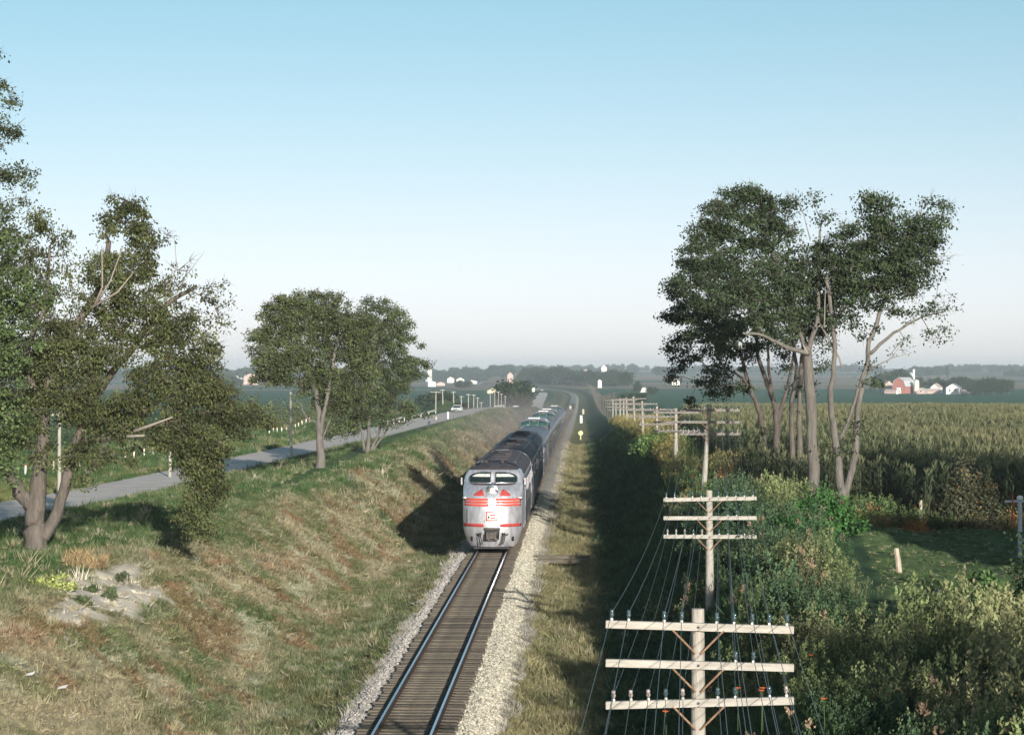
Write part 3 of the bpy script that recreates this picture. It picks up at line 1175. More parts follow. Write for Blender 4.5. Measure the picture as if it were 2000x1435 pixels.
# -- right hand clump
DK = (.046, .068, .033)
YC = 104.0
make_tree("thick_trunk_tree", "tallest trunk of the right hand clump, thick and pale with a broken top", gbase(1591, 104),
          [([(1591, 1002, 0), (1590, 960, 0), (1588, 900, 0), (1583, 800, 0), (1578, 700, 0), (1574, 670, 0)], .33, .20),
           ([(1578, 700, 0), (1560, 640, .3), (1520, 520, .5), (1480, 430, .6)], .13, .05),
           ([(1576, 690, 0), (1595, 630, -.3), (1600, 540, 0), (1600, 450, 0)], .14, .05),
           ([(1580, 690, -.2), (1530, 675, -.8), (1490, 655, -1), (1450, 650, -1.2)], .12, .05)],
          [(1500, 440, 55, 45, .4), (1460, 400, 50, 40, .5), (1440, 372, 45, 24, .5, .8), (1520, 480, 45, 45, .5, .9), (1550, 540, 50, 50, .5, .9), (1500, 560, 70, 45, -.5), (1520, 630, 60, 40, 0, .8), (1600, 390, 28, 26, 0, .5), (1610, 440, 30, 40, 0, .5), (1590, 500, 40, 40, .2, .7), (1600, 580, 40, 50, .6, .7), (1450, 590, 60, 45, -1, .9), (1560, 620, 40, 30, .5, .6), (1420, 430, 40, 40, .5), (1390, 440, 30, 30, .5, .8), (1480, 380, 36, 26, .4), (1530, 420, 36, 40, .4, .8), (1600, 520, 40, 50, .3, .8), (1540, 590, 60, 40, .4), (1610, 560, 45, 55, .5, .9), (1590, 620, 48, 40, .5, .8), (1620, 500, 36, 40, .3, .7), (1455, 480, 50, 40, .5, .9)],
          m_bark_pale, DK, seed=71, leaf=(.145, .09), clump=.56, nper=76, droop=.35, gap=.28, horiz=1.15,
          extra=[([(1576, 690, -.3), (1568, 670, -.3)], .1, .02), ([(1610, 640, -2), (1612, 560, -2)], .04, .01), ([(1555, 390, .2), (1570, 420, .2), (1583, 470, .2)], .012, .03), ([(1600, 630, -.5), (1640, 700, -1), (1645, 720, -1)], .05, .04)])
make_tree("forked_tree", "v-shaped forked tree at the right end of the right hand clump", gbase(1645, 103),
          [([(1645, 1008, 0), (1642, 960, 0), (1638, 900, 0), (1628, 840, 0), (1624, 780, 0), (1630, 690, 0), (1622, 600, 0), (1615, 540, 0)], .24, .07),
           ([(1645, 985, 0), (1660, 930, 0), (1672, 870, 0), (1676, 800, 0), (1690, 720, 0), (1705, 650, 0), (1735, 560, 0), (1750, 470, 0)], .20, .06),
           ([(1640, 860, 0), (1665, 800, -.4), (1680, 750, -.5), (1700, 690, -.5)], .10, .05),
           ([(1700, 690, 0), (1745, 650, 0), (1800, 620, 0), (1850, 605, 0)], .09, .02)],
          [(1700, 410, 42, 30, 0), (1690, 450, 60, 40, 0), (1745, 450, 55, 40, 0), (1790, 430, 45, 28, 0, .8), (1820, 395, 22, 10, 0, .5), (1835, 430, 28, 14, 0, .5), (1810, 470, 40, 35, 0, .8), (1700, 520, 60, 45, 0, .9), (1760, 520, 50, 35, 0, .8), (1800, 600, 45, 18, 0, .5), (1830, 645, 24, 14, 0, .5), (1825, 600, 30, 12, 0, .5), (1660, 580, 45, 50, 0, .7), (1740, 590, 45, 30, 0, .4), (1650, 480, 35, 45, 0, .7), (1690, 650, 30, 40, 0, .6), (1720, 500, 60, 50, 0), (1780, 500, 55, 40, 0), (1670, 530, 50, 50, .3), (1740, 540, 60, 40, .3), (1640, 620, 36, 40, .3, .7), (1655, 430, 30, 28, 0, .7), (1710, 395, 40, 20, 0), (1800, 450, 50, 30, 0), (1780, 560, 45, 24, 0, .8), (1720, 610, 40, 24, 0, .7), (1700, 580, 45, 40, 0, .8), (1640, 540, 40, 40, 0, .8), (1850, 400, 20, 8, 0, .6), (1695, 740, 26, 34, 0, .5), (1680, 830, 16, 30, 0, .35), (1640, 880, 15, 18, 0, .35), (1800, 545, 24, 14, 0, .4), (1835, 500, 30, 22, 0, .08), (1840, 560, 26, 30, 0, .12), (1780, 640, 40, 30, 0, .15), (1760, 680, 24, 18, 0, .08)],
          m_bark_pale, DK, seed=82, leaf=(.145, .09), clump=.56, nper=80, droop=.3, gap=.27, horiz=1.2,
          extra=[([(1700, 720, -.5), (1740, 700, -.6), (1775, 690, -.7)], .045, .008), ([(1740, 700, -.6), (1762, 670, -.7)], .02, .006), ([(1780, 590, -.2), (1830, 500, -.2), (1880, 498, -.2)], .022, .005), ([(1800, 560, -.2), (1850, 490, -.2), (1862, 470, -.2)], .015, .004)])
make_tree("slender_tree", "slender twin stemmed tree just left of the thick trunk in the right hand clump", gbase(1562, 117),
          [([(1562, 968, 0), (1562, 900, 0), (1561, 800, 0), (1566, 700, 0), (1580, 600, 0)], .20, .08),
           ([(1547, 972, -.5), (1548, 900, -.5), (1545, 800, -.5), (1555, 720, -.3), (1540, 620, 0)], .19, .07)],
          [(1560, 570, 60, 55, 0, .8), (1600, 650, 50, 40, .5, .6), (1530, 690, 40, 40, .3, .5), (1550, 760, 40, 30, .5, .35), (1590, 730, 40, 50, .8, .4)],
          m_bark, DK, seed=91, leaf=(.15, .095), clump=.58, nper=70, droop=.35, gap=.27)
make_tree("leaning_tree", "dark forked tree with a broad crown at the middle left of the right hand clump", gbase(1515, 126),
          [([(1515, 948, 0), (1516, 900, 0), (1517, 830, 0), (1510, 780, 0), (1495, 740, 0), (1480, 690, 0), (1470, 620, 0)], .24, .09),
           ([(1517, 830, 0), (1530, 780, 0), (1545, 730, 0), (1555, 660, 0)], .15, .07),
           ([(1510, 780, 0), (1500, 700, .5), (1510, 620, .5)], .11, .05)],
          [(1430, 470, 50, 45, 0), (1390, 520, 50, 40, 0), (1370, 580, 50, 40, -.5), (1420, 560, 60, 50, -.5), (1470, 540, 60, 50, -.5), (1400, 640, 60, 45, -.6), (1460, 640, 60, 45, -.8), (1520, 640, 50, 40, -.5, .7), (1490, 480, 50, 45, 0), (1430, 700, 55, 35, -.5, .8)],
          m_bark_dark, DK, seed=93, leaf=(.16, .10), clump=.6, nper=70, droop=.45, gap=.36)
make_tree("left_leaning_tree", "leftmost tree of the right hand clump, dark with foliage hanging low over the field", gbase(1491, 133),
          [([(1491, 932, 0), (1492, 880, 0), (1488, 820, 0), (1470, 770, 0), (1455, 720, 0), (1430, 650, 0), (1400, 580, 0)], .22, .07),
           ([(1470, 770, 0), (1450, 740, -.5), (1420, 722, -.8), (1380, 715, -1)], .10, .04)],
          [(1330, 560, 38, 32, 0), (1345, 520, 30, 24, 0, .9), (1320, 600, 28, 30, 0, .8), (1350, 620, 45, 40, 0), (1335, 690, 36, 40, 0), (1370, 710, 50, 40, 0), (1340, 745, 38, 26, 0, .9), (1400, 750, 50, 24, 0, .9), (1375, 780, 40, 14, 0, .6), (1440, 760, 30, 22, 0, .6), (1380, 460, 40, 30, 0), (1400, 410, 34, 26, 0, .9), (1410, 385, 26, 18, 0, .7), (1480, 850, 30, 22, -1, .5), (1365, 500, 45, 40, 0), (1400, 600, 50, 50, .5), (1410, 670, 55, 40, 0)],
          m_bark_dark, DK, seed=95, leaf=(.16, .10), clump=.6, nper=70, droop=.6, gap=.34)
# off-frame shade trees and house right of the view (their shadows fall across lawn and corn)
make_tree("shade_tree", "large shade tree standing by the farmhouse beyond the right edge", (38.5, 46.0, gz(38.5, 46)),
          [([(1000 + 38.5 / 46 * 4400, 722 + (CAM_Z - 2.3) / 47 * 4400, 0), (1000 + 38.5 / 46 * 4400, 722 - 3 / 47 * 4400, 0)], .5, .2)],
          [(1000 + 38.5 / 46 * 4400, 722 - 5 / 47 * 4400, 380, 400, 0), (1000 + 36 / 46 * 4400, 722 - 9 / 47 * 4400, 300, 300, 0), (1000 + 42 / 46 * 4400, 722 - 7 / 47 * 4400, 300, 300, 0)],
          m_bark, DK, seed=101, leaf=(.5, .35), clump=1.0, nper=24, gap=.1)
make_tree("ash_tree", "slim ash tree outside the right edge shading the near bank weeds", (15.0, 20.0, gz(15, 20)),
          [([(1000 + 15 / 20 * 4400, 722 + (CAM_Z - 2.3) / 20 * 4400, 0), (1000 + 15 / 20 * 4400, 722 + 1.5 / 20 * 4400, 0)], .14, .06)],
          [(1000 + 15 / 20 * 4400, 722 + .3 / 20 * 4400, 470, 480, 0), (1000 + 13.2 / 20 * 4400, 722 + 2 / 20 * 4400, 300, 260, 0), (1000 + 17 / 20 * 4400, 722 + 1.6 / 20 * 4400, 300, 260, 0)],
          m_bark, DK, seed=111, leaf=(.25, .16), clump=.6, nper=26, gap=.35)
# ------------------------------------------------------------------ weeds, bushes, corn
def plant_material(name):
    m = bpy.data.materials.new(name)
    m.use_nodes = True
    n = m.node_tree.nodes
    l = m.node_tree.links
    p = n["Principled BSDF"]
    p.inputs["Roughness"].default_value = .7
    p.inputs["Specular IOR Level"].default_value = .2
    a = n.new("ShaderNodeAttribute")
    a.attribute_name = "icol"
    a.attribute_type = 'INSTANCER'
    b = n.new("ShaderNodeAttribute")
    b.attribute_name = "col"
    mu = n.new("ShaderNodeVectorMath")
    mu.operation = 'MULTIPLY'
    l.new(a.outputs["Color"], mu.inputs[0])
    l.new(b.outputs["Color"], mu.inputs[1])
    l.new(mu.outputs[0], p.inputs["Base Color"])
    t = n.new("ShaderNodeBsdfTranslucent")
    l.new(mu.outputs[0], t.inputs[0])
    ms = n.new("ShaderNodeMixShader")
    ms.inputs[0].default_value = .25
    l.new(p.outputs[0], ms.inputs[1])
    l.new(t.outputs[0], ms.inputs[2])
    l.new(ms.outputs[0], n["Material Output"].inputs[0])
    return m


m_weedleaf = plant_material("weed_leaves_with_heads")


def stem_proto(name, nstem, h, nleaf, ll, lw, spread, m, seed, up=.5, head=0):
    r = np.random.default_rng(seed)
    Ps = []
    Ds = []
    Ls = []
    Ws = []
    Hc = []
    for s in range(nstem):
        a = r.uniform(0, 6.28)
        q = r.uniform(0, spread)
        b = np.array([math.cos(a) * q, math.sin(a) * q, 0])
        lean = np.array([math.cos(a), math.sin(a), 0]) * r.uniform(0, .3) + r.normal(0, .08, 3)
        hh = h * r.uniform(.65, 1.1)
        top = b + lean * hh + np.array([0, 0, hh])
        # stem as thin leaf
        Ps.append(b)
        Ds.append(unit(top - b))
        Ls.append(hh)
        Ws.append(.018)
        Hc += [1.0] * (1 + nleaf) + [1.9] * head
        for k in range(nleaf):
            t = .2 + .8 * (k + r.uniform(0, 1)) / nleaf
            p = b + (top - b) * t
            d = unit(np.array([r.normal(), r.normal(), r.uniform(-.3, up)]))
            Ps.append(p)
            Ds.append(d)
            Ls.append(ll * r.uniform(.6, 1.3) * (1.15 - .5 * t))
            Ws.append(lw * r.uniform(.7, 1.3))
        for k in range(head):
            p = top + r.normal(0, .05, 3) - np.array([0, 0, r.uniform(0, .15)])
            Ps.append(p)
            Ds.append(unit(np.array([r.normal(), r.normal(), 1.5])))
            Ls.append(.10)
            Ws.append(.05)
    Ps = np.array(Ps)
    Ds = np.array(Ds)
    Sd = unit(np.cross(Ds, r.normal(0, 1, Ds.shape) + np.array([0, 0, .3])))
    V, F = leaf_quads(Ps, Ds, Sd, np.array(Ls), np.array(Ws))
    Hc = np.repeat(np.array(Hc), 4)[:, None] * np.array([[1., 1., 1.]])
    Hc = np.where(Hc > 1, Hc * np.array([[1.15, .95, .95]]), Hc)
    return proto(name, np_mesh(name, V, F, m, cols=Hc))


WD = [stem_proto("weed_clump", 8, 1.1, 22, .10, .024, .30, m_weedleaf, 1, head=10, up=.9), stem_proto("weed_clump", 9, .9, 20, .09, .022, .34, m_weedleaf, 2, head=8, up=.9),
      stem_proto("weed_clump", 7, 1.35, 26, .12, .028, .28, m_weedleaf, 3, head=12, up=.9), stem_proto("broadleaf_clump", 8, .8, 16, .13, .075, .38, m_weedleaf, 4, up=.2),
      stem_proto("dead_stalk", 2, 1.75, 4, .10, .02, .15, m_weedleaf, 5, head=22, up=.9)]


def weeds(name, label, n, X, Y, size, cols, idxs, seed, jit=.35):
    r = np.random.default_rng(seed)
    n = len(X)
    C = np.asarray(cols)
    if C.ndim == 1:
        C = C[None] * np.ones((n, 1))
    C = C * r.uniform(1 - jit, 1 + jit, (n, 1))
    Z = ground_z(X, Y)
    S = (size * r.uniform(.65, 1.3, n))[:, None] * np.ones((1, 3))
    R = np.stack([r.normal(0, .1, n), r.normal(0, .1, n), r.uniform(0, 6.28, n)], -1)
    return scatter(name, label, np.stack([X, Y, Z - .03], -1), S, R, C, r.choice(idxs, n), WD)


r = np.random.default_rng(61)
n = 21000
Y = 26 + r.uniform(0, 1, n) ** 1.25 * 90
X = r.uniform(-2, 24, n)
lo = I(TRKX, Y) + I(CRR, Y) - .7 - .6 * np.sin(Y * .35) - .8 * vnoise(Y * .2, Y * 0, 3)
hi = np.where(Y < 100, np.maximum(9.6 + (Y - 61) * .11 + r.normal(0, .35, n), 9), 99)
hi = np.where(Y < 55.5 + r.normal(0, .4, n), 99, hi)
for px_, Yq in ((1385, 74.6), (1386, 117.0)):
    xq = at(px_, Yq)
    lo = np.where((np.abs(X - xq * Y / Yq) < .55) & (Y < Yq + .3) & (Y > Yq - 14), 999, lo)
k = (X > lo) & (X < hi) & (X < .245 * Y + 3) & ((Y < 97) | (X < .235 * Y + 1))
k &= ~((Y > 97) & (X > I(TRKX, Y) + 14.5) & (X > 15.5))
k &= ~((Y > 98) & (X > 14.2))
k &= fbm(X * .7, Y * .35, 70, 3) > .36
X, Y = X[k], Y[k]
kn = fbm(X * .35, Y * .12, 71, 3)
k2 = fbm(X * .8, Y * .3, 73, 3)
C = mixc((.085, .125, .052), (.108, .130, .066), sst(.4, .6, k2))
C = mixc(C, (.030, .065, .032), sst(.44, .56, kn) * .95)
size = (.45 + .72 * vnoise(X * .3, Y * .15, 75)) * (.8 + .2 * sst(0, 2.5, X - lo[k])) * (1 - .5 * sst(-1.6, 0, X - hi[k]))
for px_, Yq in ((1385, 74.6), (1386, 117.0)):
    xq = at(px_, Yq)
    dq = Yq + .8 - Y
    size = np.where((dq > 0) & (dq < 16) & (X - xq > -1.0 - .09 * dq) & (X - xq < .9 + .25 * dq), size * .5, size)
weeds("goldenrod_weeds", "tall tangled olive weeds covering the right bank beneath the wires", n, X, Y, size, C, [0, 0, 1, 2, 2], 62, .5)
# broad leaved bushy patches
k = (kn > .50)
weeds("broadleaf_weeds", "darker broad leaved weeds and vines mixed through the bank weeds", 0, X[k], Y[k], size[k] * 1.1, np.array((.045, .090, .034)), [3], 63)
q = np.random.default_rng(66).choice(len(X), min(110, len(X)), replace=False)
weeds("dead_stalks", "tall brown dead stalks sticking out of the bank weeds", 0, X[q], Y[q], np.full(len(q), .85), np.array((.14, .12, .08)), [4], 67)
# bank top beyond 100 m, left edge of the corn
n = 6500
Y = 100 + r.uniform(0, 1, n) ** 1.3 * 330
X = I(TRKX, Y) + I(CRR, Y) + r.uniform(-.8, 4.5, n)
k2 = fbm(X * .3, Y * .08, 79, 3)
C = mixc((.085, .130, .045), (.15, .15, .06), sst(.4, .65, k2))
weeds("bank_top_weeds", "green weeds around the feet of the distant telegraph poles", n, X, Y, 0.5 + .45 * sst(.45, .6, k2), C, [0, 1, 2, 3], 64)
# weeds at the feet of the clump and along the corn edge
n = 1500
Y = r.uniform(95, 135, n)
X = r.uniform(11, 26, n)
k = (X < .245 * Y) & (ground_z(X, Y, False) > 2)
k &= (Y < 106) | (X < 17.5)
X, Y = X[k], Y[k]
weeds("corn_edge_weeds", "rank weeds and brown grass along the edge of the corn field", n, X, Y, np.full(len(X), .85), mixc((.06, .10, .04), (.22, .15, .06), fbm(X * .6, Y * .2, 81, 3) > .55), [0, 1, 3], 65)
names = ["first", "second", "third", "fourth", "fifth", "sixth", "seventh", "eighth", "ninth", "tenth", "eleventh", "twelfth", "thirteenth", "fourteenth", "fifteenth", "sixteenth", "seventeenth", "eighteenth", "nineteenth", "twentieth", "twenty-first", "twenty-second", "twenty-third", "twenty-fourth", "twenty-fifth", "twenty-sixth", "twenty-seventh", "twenty-eighth", "twenty-ninth", "thirtieth", "thirty-first", "thirty-second", "thirty-third", "thirty-fourth", "thirty-fifth", "thirty-sixth", "thirty-seventh", "thirty-eighth", "thirty-ninth", "fortieth"]
# orange flowers, few
m_orange = mat("orange_flower_petal", (.75, .16, .04), rough=.7)
fl = [(1352, 932, 1), (1343, 948, 1), (1362, 944, 1), (1349, 955, 1), (1338, 957, 1), (1371, 955, 1), (1360, 962, 1), (1355, 928, 1), (1441, 1345, 0), (1487, 1350, 0), (1490, 1345, 0), (1300, 1391, 0), (1588, 1196, 0), (1583, 1194, 0), (1909, 1282, 0), (1913, 1285, 0), (1706, 1306, 0), (1584, 1281, 0), (1609, 1366, 0)]
pet = MB()
for a in range(6):
    t = a * math.pi / 3
    c, s = math.cos(t), math.sin(t)
    pet.add([(0, 0, 0), (c * .05 - s * .025, s * .05 + c * .025, .04), (c * .10, s * .10, .05), (c * .05 + s * .025, s * .05 - c * .025, .04)], [(0, 1, 2, 3)])
pm = pet.mesh("petals", m_orange)
sm_ = MB().tube([(0, 0, -1.1), (.02, 0, -.5), (0, 0, 0)], .008, 4).mesh("stem", mat("flower_stem", (.07, .12, .04)))
for i, (px, py, far) in enumerate(fl):
    Yf = 112 if far else None
    if far:
        p = (at(px, Yf), Yf, CAM_Z - (py - 722) * Yf / 4400)
    else:
        z = 3.1
        p = px_on(px, py, z)
    f = empty("wild_flower", p, rnd.uniform(0, 6), ("orange lily in the cluster behind the second telegraph pole, %s from its left" if far else "orange wild flower in the near bank weeds, %s from the left") % names[sorted(q[0] for q in fl if q[2] == far).index(px)], "flower", "orange wild flowers")
    f.scale = (.75,) * 3
    link("petals", pm, f)
    link("stem", sm_, f)

# ---- bushes (countable, with own crown)
m_bushleaf = mat("bush_leaves", attr="col", rough=.7, transl=.25, spec=.2)
m_twig = mat("twig_brown", (.13, .10, .075), rough=.9)


def bush(name, label, c, R, n, leaf, col, seed, cat="bush", warm=0, nst=9, droop=0.0, group=None, shell=.45, wr=.5):
    r = np.random.default_rng(seed)
    R = np.array(R)
    nc = max(6, int(n / 26))
    cc = unit(r.normal(0, 1, (nc, 3))) * r.uniform(0, 1, (nc, 1)) ** shell
    cc[:, 2] = np.abs(cc[:, 2]) * .95 + .05 if droop == 0 else cc[:, 2]
    cc = cc * R
    root = empty(name, c, 0, label, cat, group)
    ci = r.integers(0, nc, n)
    P = cc[ci] + r.normal(0, .16, (n, 3)) * np.mean(R) * .6
    P[:, 2] = np.maximum(P[:, 2], .03)
    D = unit(r.normal(0, 1, (n, 3)) + np.array([0, 0, .4 - droop]))
    S = unit(np.cross(D, r.normal(0, 1, (n, 3))))
    V, F = leaf_quads(P, D, S, leaf * r.uniform(.6, 1.3, n), leaf * wr * r.uniform(.7, 1.4, n))
    C = np.array(col)[None] * r.uniform(.6, 1.5, (nc, 1))[ci] * r.uniform(.75, 1.3, (n, 1))
    if warm:
        C = np.where((r.uniform(0, 1, n) < warm)[:, None], np.array((.26, .15, .05)), C)
    link("foliage", np_mesh("foliage", V, F, m_bushleaf, cols=np.repeat(C, 4, 0)), root)["kind"] = "stuff"
    mb = MB()
    for k in range(nst):
        t = cc[k % nc]
        mb.tube([(r.uniform(-.1, .1), r.uniform(-.1, .1), -.1), tuple(t * .5 + r.normal(0, .05, 3)), tuple(t)], [.025, .016, .008], 4)
    mb.build("stems", m_twig, root)["kind"] = "stuff"
    return root


bush("tall_bush", "tall feathery bush with brownish seed heads standing before the corn at the lawn's far edge", gbase(1893, 97), (1.35, 1.2, 3.1), 6500, .14, (.095, .098, .058), 201, warm=.05)
bush("leafy_bush", "bright green leafy bush at the foot of the thick trunk", gbase(1605, 93), (2.0, 1.6, 1.7), 4200, .20, (.050, .130, .035), 202)
bush("leafy_bush", "smaller green vine covered bush left of the lawn and below the forked tree", gbase(1555, 84), (1.9, 1.5, 1.25), 3000, .18, (.045, .115, .034), 203)
bush("sumac_bush", "fan leaved sumac sapling catching light at the lawn's near corner", (at(1915, 62), 62, gz(at(1915, 62), 62)), (.85, .8, 1.5), 800, .20, (.085, .150, .050), 204, nst=12)
bush("edge_bush", "dark shrub reaching in from the right edge above the lawn", (at(2010, 66), 66, gz(at(2010, 66), 66)), (.75, .8, 2.4), 1300, .16, (.05, .08, .035), 205)
bush("bank_bush", "pale leaved bush leaning over the dark ditch left of the second telegraph pole", (at(1300, 83), 83, gz(at(1300, 83), 83) - .1), (1.1, 1.2, 1.5), 1700, .15, (.12, .15, .065), 206)
bush("bank_bush", "rounded pale green bush in front of the fifth telegraph pole", (at(1306, 166), 166, gz(at(1306, 166), 166)), (2.3, 2.0, 2.1), 2600, .24, (.13, .19, .060), 207)
bush("bank_bush", "light green bush right behind the sixth telegraph pole", (at(1268, 182), 182, gz(at(1268, 182), 182)), (1.5, 2.0, 1.6), 1500, .24, (.11, .18, .060), 208)
bush("yellow_bush", "pale yellow green weed clump beside the sandy scar", hit(108, 1150), (.9, .7, .5), 700, .13, (.34, .38, .13), 209)
bush("straw_tussock", "tall tan dry grass tussock below the spreading tree", hit(168, 1112), (.8, .45, .55), 2200, .34, (.36, .27, .15), 210, cat="grass tussock", nst=4, wr=.07, droop=-1.2)
bush("thistle_clump", "small dark thistle clump on the dry slope left of the train's shadow", hit(430, 1060), (.28, .25, .3), 160, .16, (.05, .08, .03), 211)
for i, (px, py) in enumerate([(175, 1150), (215, 1170), (165, 1185), (240, 1140)]):
    bush("scar_weed", ["upright green weed at the upper left of the sandy scar", "broad green weed in the middle of the sandy scar", "small green weed at the scar's lower edge", "green weed at the scar's right end"][i], hit(px, py), (.30, .25, .36), 520, .10, (.085, .12, .05), 220 + i, cat="weed", wr=.3)
# roadside scrub beyond the highway
sc = [(585, 350, 4.6, (.12, .145, .065)), (540, 335, 4.4, (.13, .15, .07)), (615, 380, 4.2, (.14, .16, .07)), (500, 320, 4.6, (.12, .14, .06)), (650, 420, 4.0, (.11, .15, .06)), (690, 450, 4.0, (.10, .14, .06)), (462, 330, 4.8, (.10, .13, .055)), (350, 290, 4.0, (.09, .12, .05)), (250, 280, 4.0, (.09, .11, .05)), (760, 560, 4.0, (.09, .11, .05)), (150, 260, 4.2, (.08, .11, .05)), (60, 250, 4.2, (.08, .11, .05)), (800, 600, 4.5, (.09, .11, .05))]
for i, (px, Yb, h, c) in enumerate(sorted(sc)):
    x = at(px, Yb)
    bush("roadside_shrub", "scrubby pale green shrub beyond the white posts, %s from the left edge" % names[i], (x, Yb, gz(x, Yb)), (3.6, 3.0, h), 2600, .28, c, 240 + i, group="shrubs beyond the highway")

# ---- corn
def corn_proto(seed):
    r = np.random.default_rng(seed)
    Ps, Ds, Ls, Ws, Ss = [], [], [], [], []
    h = 2.35 * r.uniform(.92, 1.08)
    for s in range(2):
        Ps.append((0, 0, 0))
        Ds.append((0, 0, 1))
        Ls.append(h)
        Ws.append(.05)
        Ss.append((math.cos(s * 1.5), math.sin(s * 1.5), 0))
    a = r.uniform(0, 6.28)
    for k in range(9):
        t = a + (k % 2) * math.pi + r.normal(0, .3)
        z = .5 + (h - .6) * k / 9
        d = unit(np.array([math.cos(t), math.sin(t), .9]))
        Ps.append((0, 0, z))
        Ds.append(d)
        L = .5 * r.uniform(.8, 1.2)
        Ls.append(L)
        Ws.append(.08)
        Ss.append((-math.sin(t), math.cos(t), 0))
        p2 = np.array((0, 0, z)) + d * L * .82
        Ps.append(tuple(p2))
        Ds.append(unit(np.array([math.cos(t), math.sin(t), -1.1])))
        Ls.append(L * .9)
        Ws.append(.07)
        Ss.append((-math.sin(t), math.cos(t), 0))
    n0 = len(Ps)
    for k in range(5):
        t = r.uniform(0, 6.28)
        Ps.append((0, 0, h - .05))
        Ds.append(unit(np.array([math.cos(t) * .5, math.sin(t) * .5, 1])))
        Ls.append(.34)
        Ws.append(.035)
        Ss.append((-math.sin(t), math.cos(t), 0))
    V, F = leaf_quads(np.array(Ps, float), np.array(Ds, float), np.array(Ss, float), np.array(Ls), np.array(Ws))
    n = len(Ps)
    c = np.tile(np.array([(1.0, 1.0, 1.0)]), (n, 1))
    c[n0:] = (2.6, 2.2, 2.2)
    return V, F, np.repeat(c, 4, 0)


m_corn = plant_material("corn_leaf")
corns = []
for k in range(3):
    Vs, Fs, Cs = [], [], []
    b = 0
    for j in range(4):          # a short run of four plants in the row
        V, F, C = corn_proto(300 + k * 10 + j)
        V = V + np.array([rnd.uniform(-.05, .05), -.45 + .3 * j + rnd.uniform(-.05, .05), 0])
        Vs.append(V)
        Fs.append(F + b)
        Cs.append(C)
        b += len(V)
    corns.append(proto("corn_row_piece", np_mesh("corn_row_piece", np.concatenate(Vs), np.concatenate(Fs), m_corn, cols=np.concatenate(Cs))))
r = np.random.default_rng(88)
P = []
row = 0
ya = np.arange(97, 425, 1.2)
for Yr in ya:
    x0 = float(I(TRKX, Yr)) + 13.5 + max(0, Yr - 200) * .045
    if Yr < 104:
        x0 = max(x0, 17.2)
    if Yr < 98.5:
        x0 = 17.5
    x1 = .245 * Yr + 4
    step = .85 if Yr < 220 else 1.1
    xs = np.arange(math.ceil(x0 / step) * step, x1, step)
    for x in xs:
        P.append((x + r.normal(0, .05), Yr + r.normal(0, .1)))
P = np.array(P)
# keep a clearing around the trunks
kx = np.ones(len(P), bool)
for bx, by in [(at(1591, 104), 104), (at(1645, 103), 103), (at(1562, 117), 117), (at(1515, 126), 126), (at(1491, 133), 133)]:
    kx &= np.hypot(P[:, 0] - bx, (P[:, 1] - by) * .6) > 1.6
P = P[kx]
n = len(P)
Z = ground_z(P[:, 0], P[:, 1], False)
hgt = .92 + .2 * vnoise(P[:, 0] * .08, P[:, 1] * .04, 3) + r.normal(0, .05, n)
C = mixc((.058, .080, .042), (.095, .105, .058), fbm(P[:, 0] * .15, P[:, 1] * .05, 5, 3)) * r.uniform(.75, 1.3, (n, 1))
scatter("corn_field", "tall tasselled corn standing in the field right of the tracks", np.column_stack([P, Z]), np.stack([np.ones(n), np.ones(n), hgt], -1),
        np.stack([r.normal(0, .04, n), r.normal(0, .04, n), r.choice([0, math.pi], n)], -1), C, r.integers(0, 3, n), corns)

# ---- far trees: three shared shapes
def far_tree_mesh(seed, kind):
    r = np.random.default_rng(seed)
    nc = 60
    q = unit(r.normal(0, 1, (nc, 3))) * r.uniform(0.25, 1, (nc, 1)) ** .5
    R = np.array([(4.6, 4.6, 4.6), (5.2, 5.2, 4.2), (3.2, 3.2, 5.4)][kind])
    cc = q * R + np.array([0, 0, R[2] + (2.0 if kind < 2 else 1.0)])
    n = 1900
    ci = r.integers(0, nc, n)
    Pp = cc[ci] + r.normal(0, .75, (n, 3))
    Pp[:, 2] = np.maximum(Pp[:, 2], .8)
    D = unit(r.normal(0, 1, (n, 3)))
    S = unit(np.cross(D, r.normal(0, 1, (n, 3))))
    V, F = leaf_quads(Pp, D, S, r.uniform(.6, 1.2, n), r.uniform(.45, .8, n))
    C = np.array((.040, .062, .030))[None] * r.uniform(.6, 1.5, (nc, 1))[ci] * r.uniform(.8, 1.2, (n, 1))
    return np_mesh("crown", V, F, m_leaf, cols=np.repeat(C, 4, 0))


FT = [far_tree_mesh(400 + k, k % 3) for k in range(5)]
ftr = MB().tube([(0, 0, -.5), (.1, 0, 2.5), (0, .1, 5)], [.35, .28, .15], 6).mesh("trunk", m_bark)
FTP = [proto("far_tree", me) for me in FT]


def far_tree(label, px, Y, h, w=None, k=None, group="trees beyond the fields", name="field_tree", z=None):
    x = at(px, Y)
    o = empty(name, (x, Y, gz(x, Y) if z is None else z), rnd.uniform(0, 6), label, "tree", group)
    k = rnd.randrange(5) if k is None else k
    H = FT[k]
    top = max(v.co.z for v in H.vertices)
    s = h / top
    sw = s if w is None else w / 10.5
    o.scale = (sw, sw, s)
    link("crown", H, o)
    link("trunk", ftr, o)
    return o


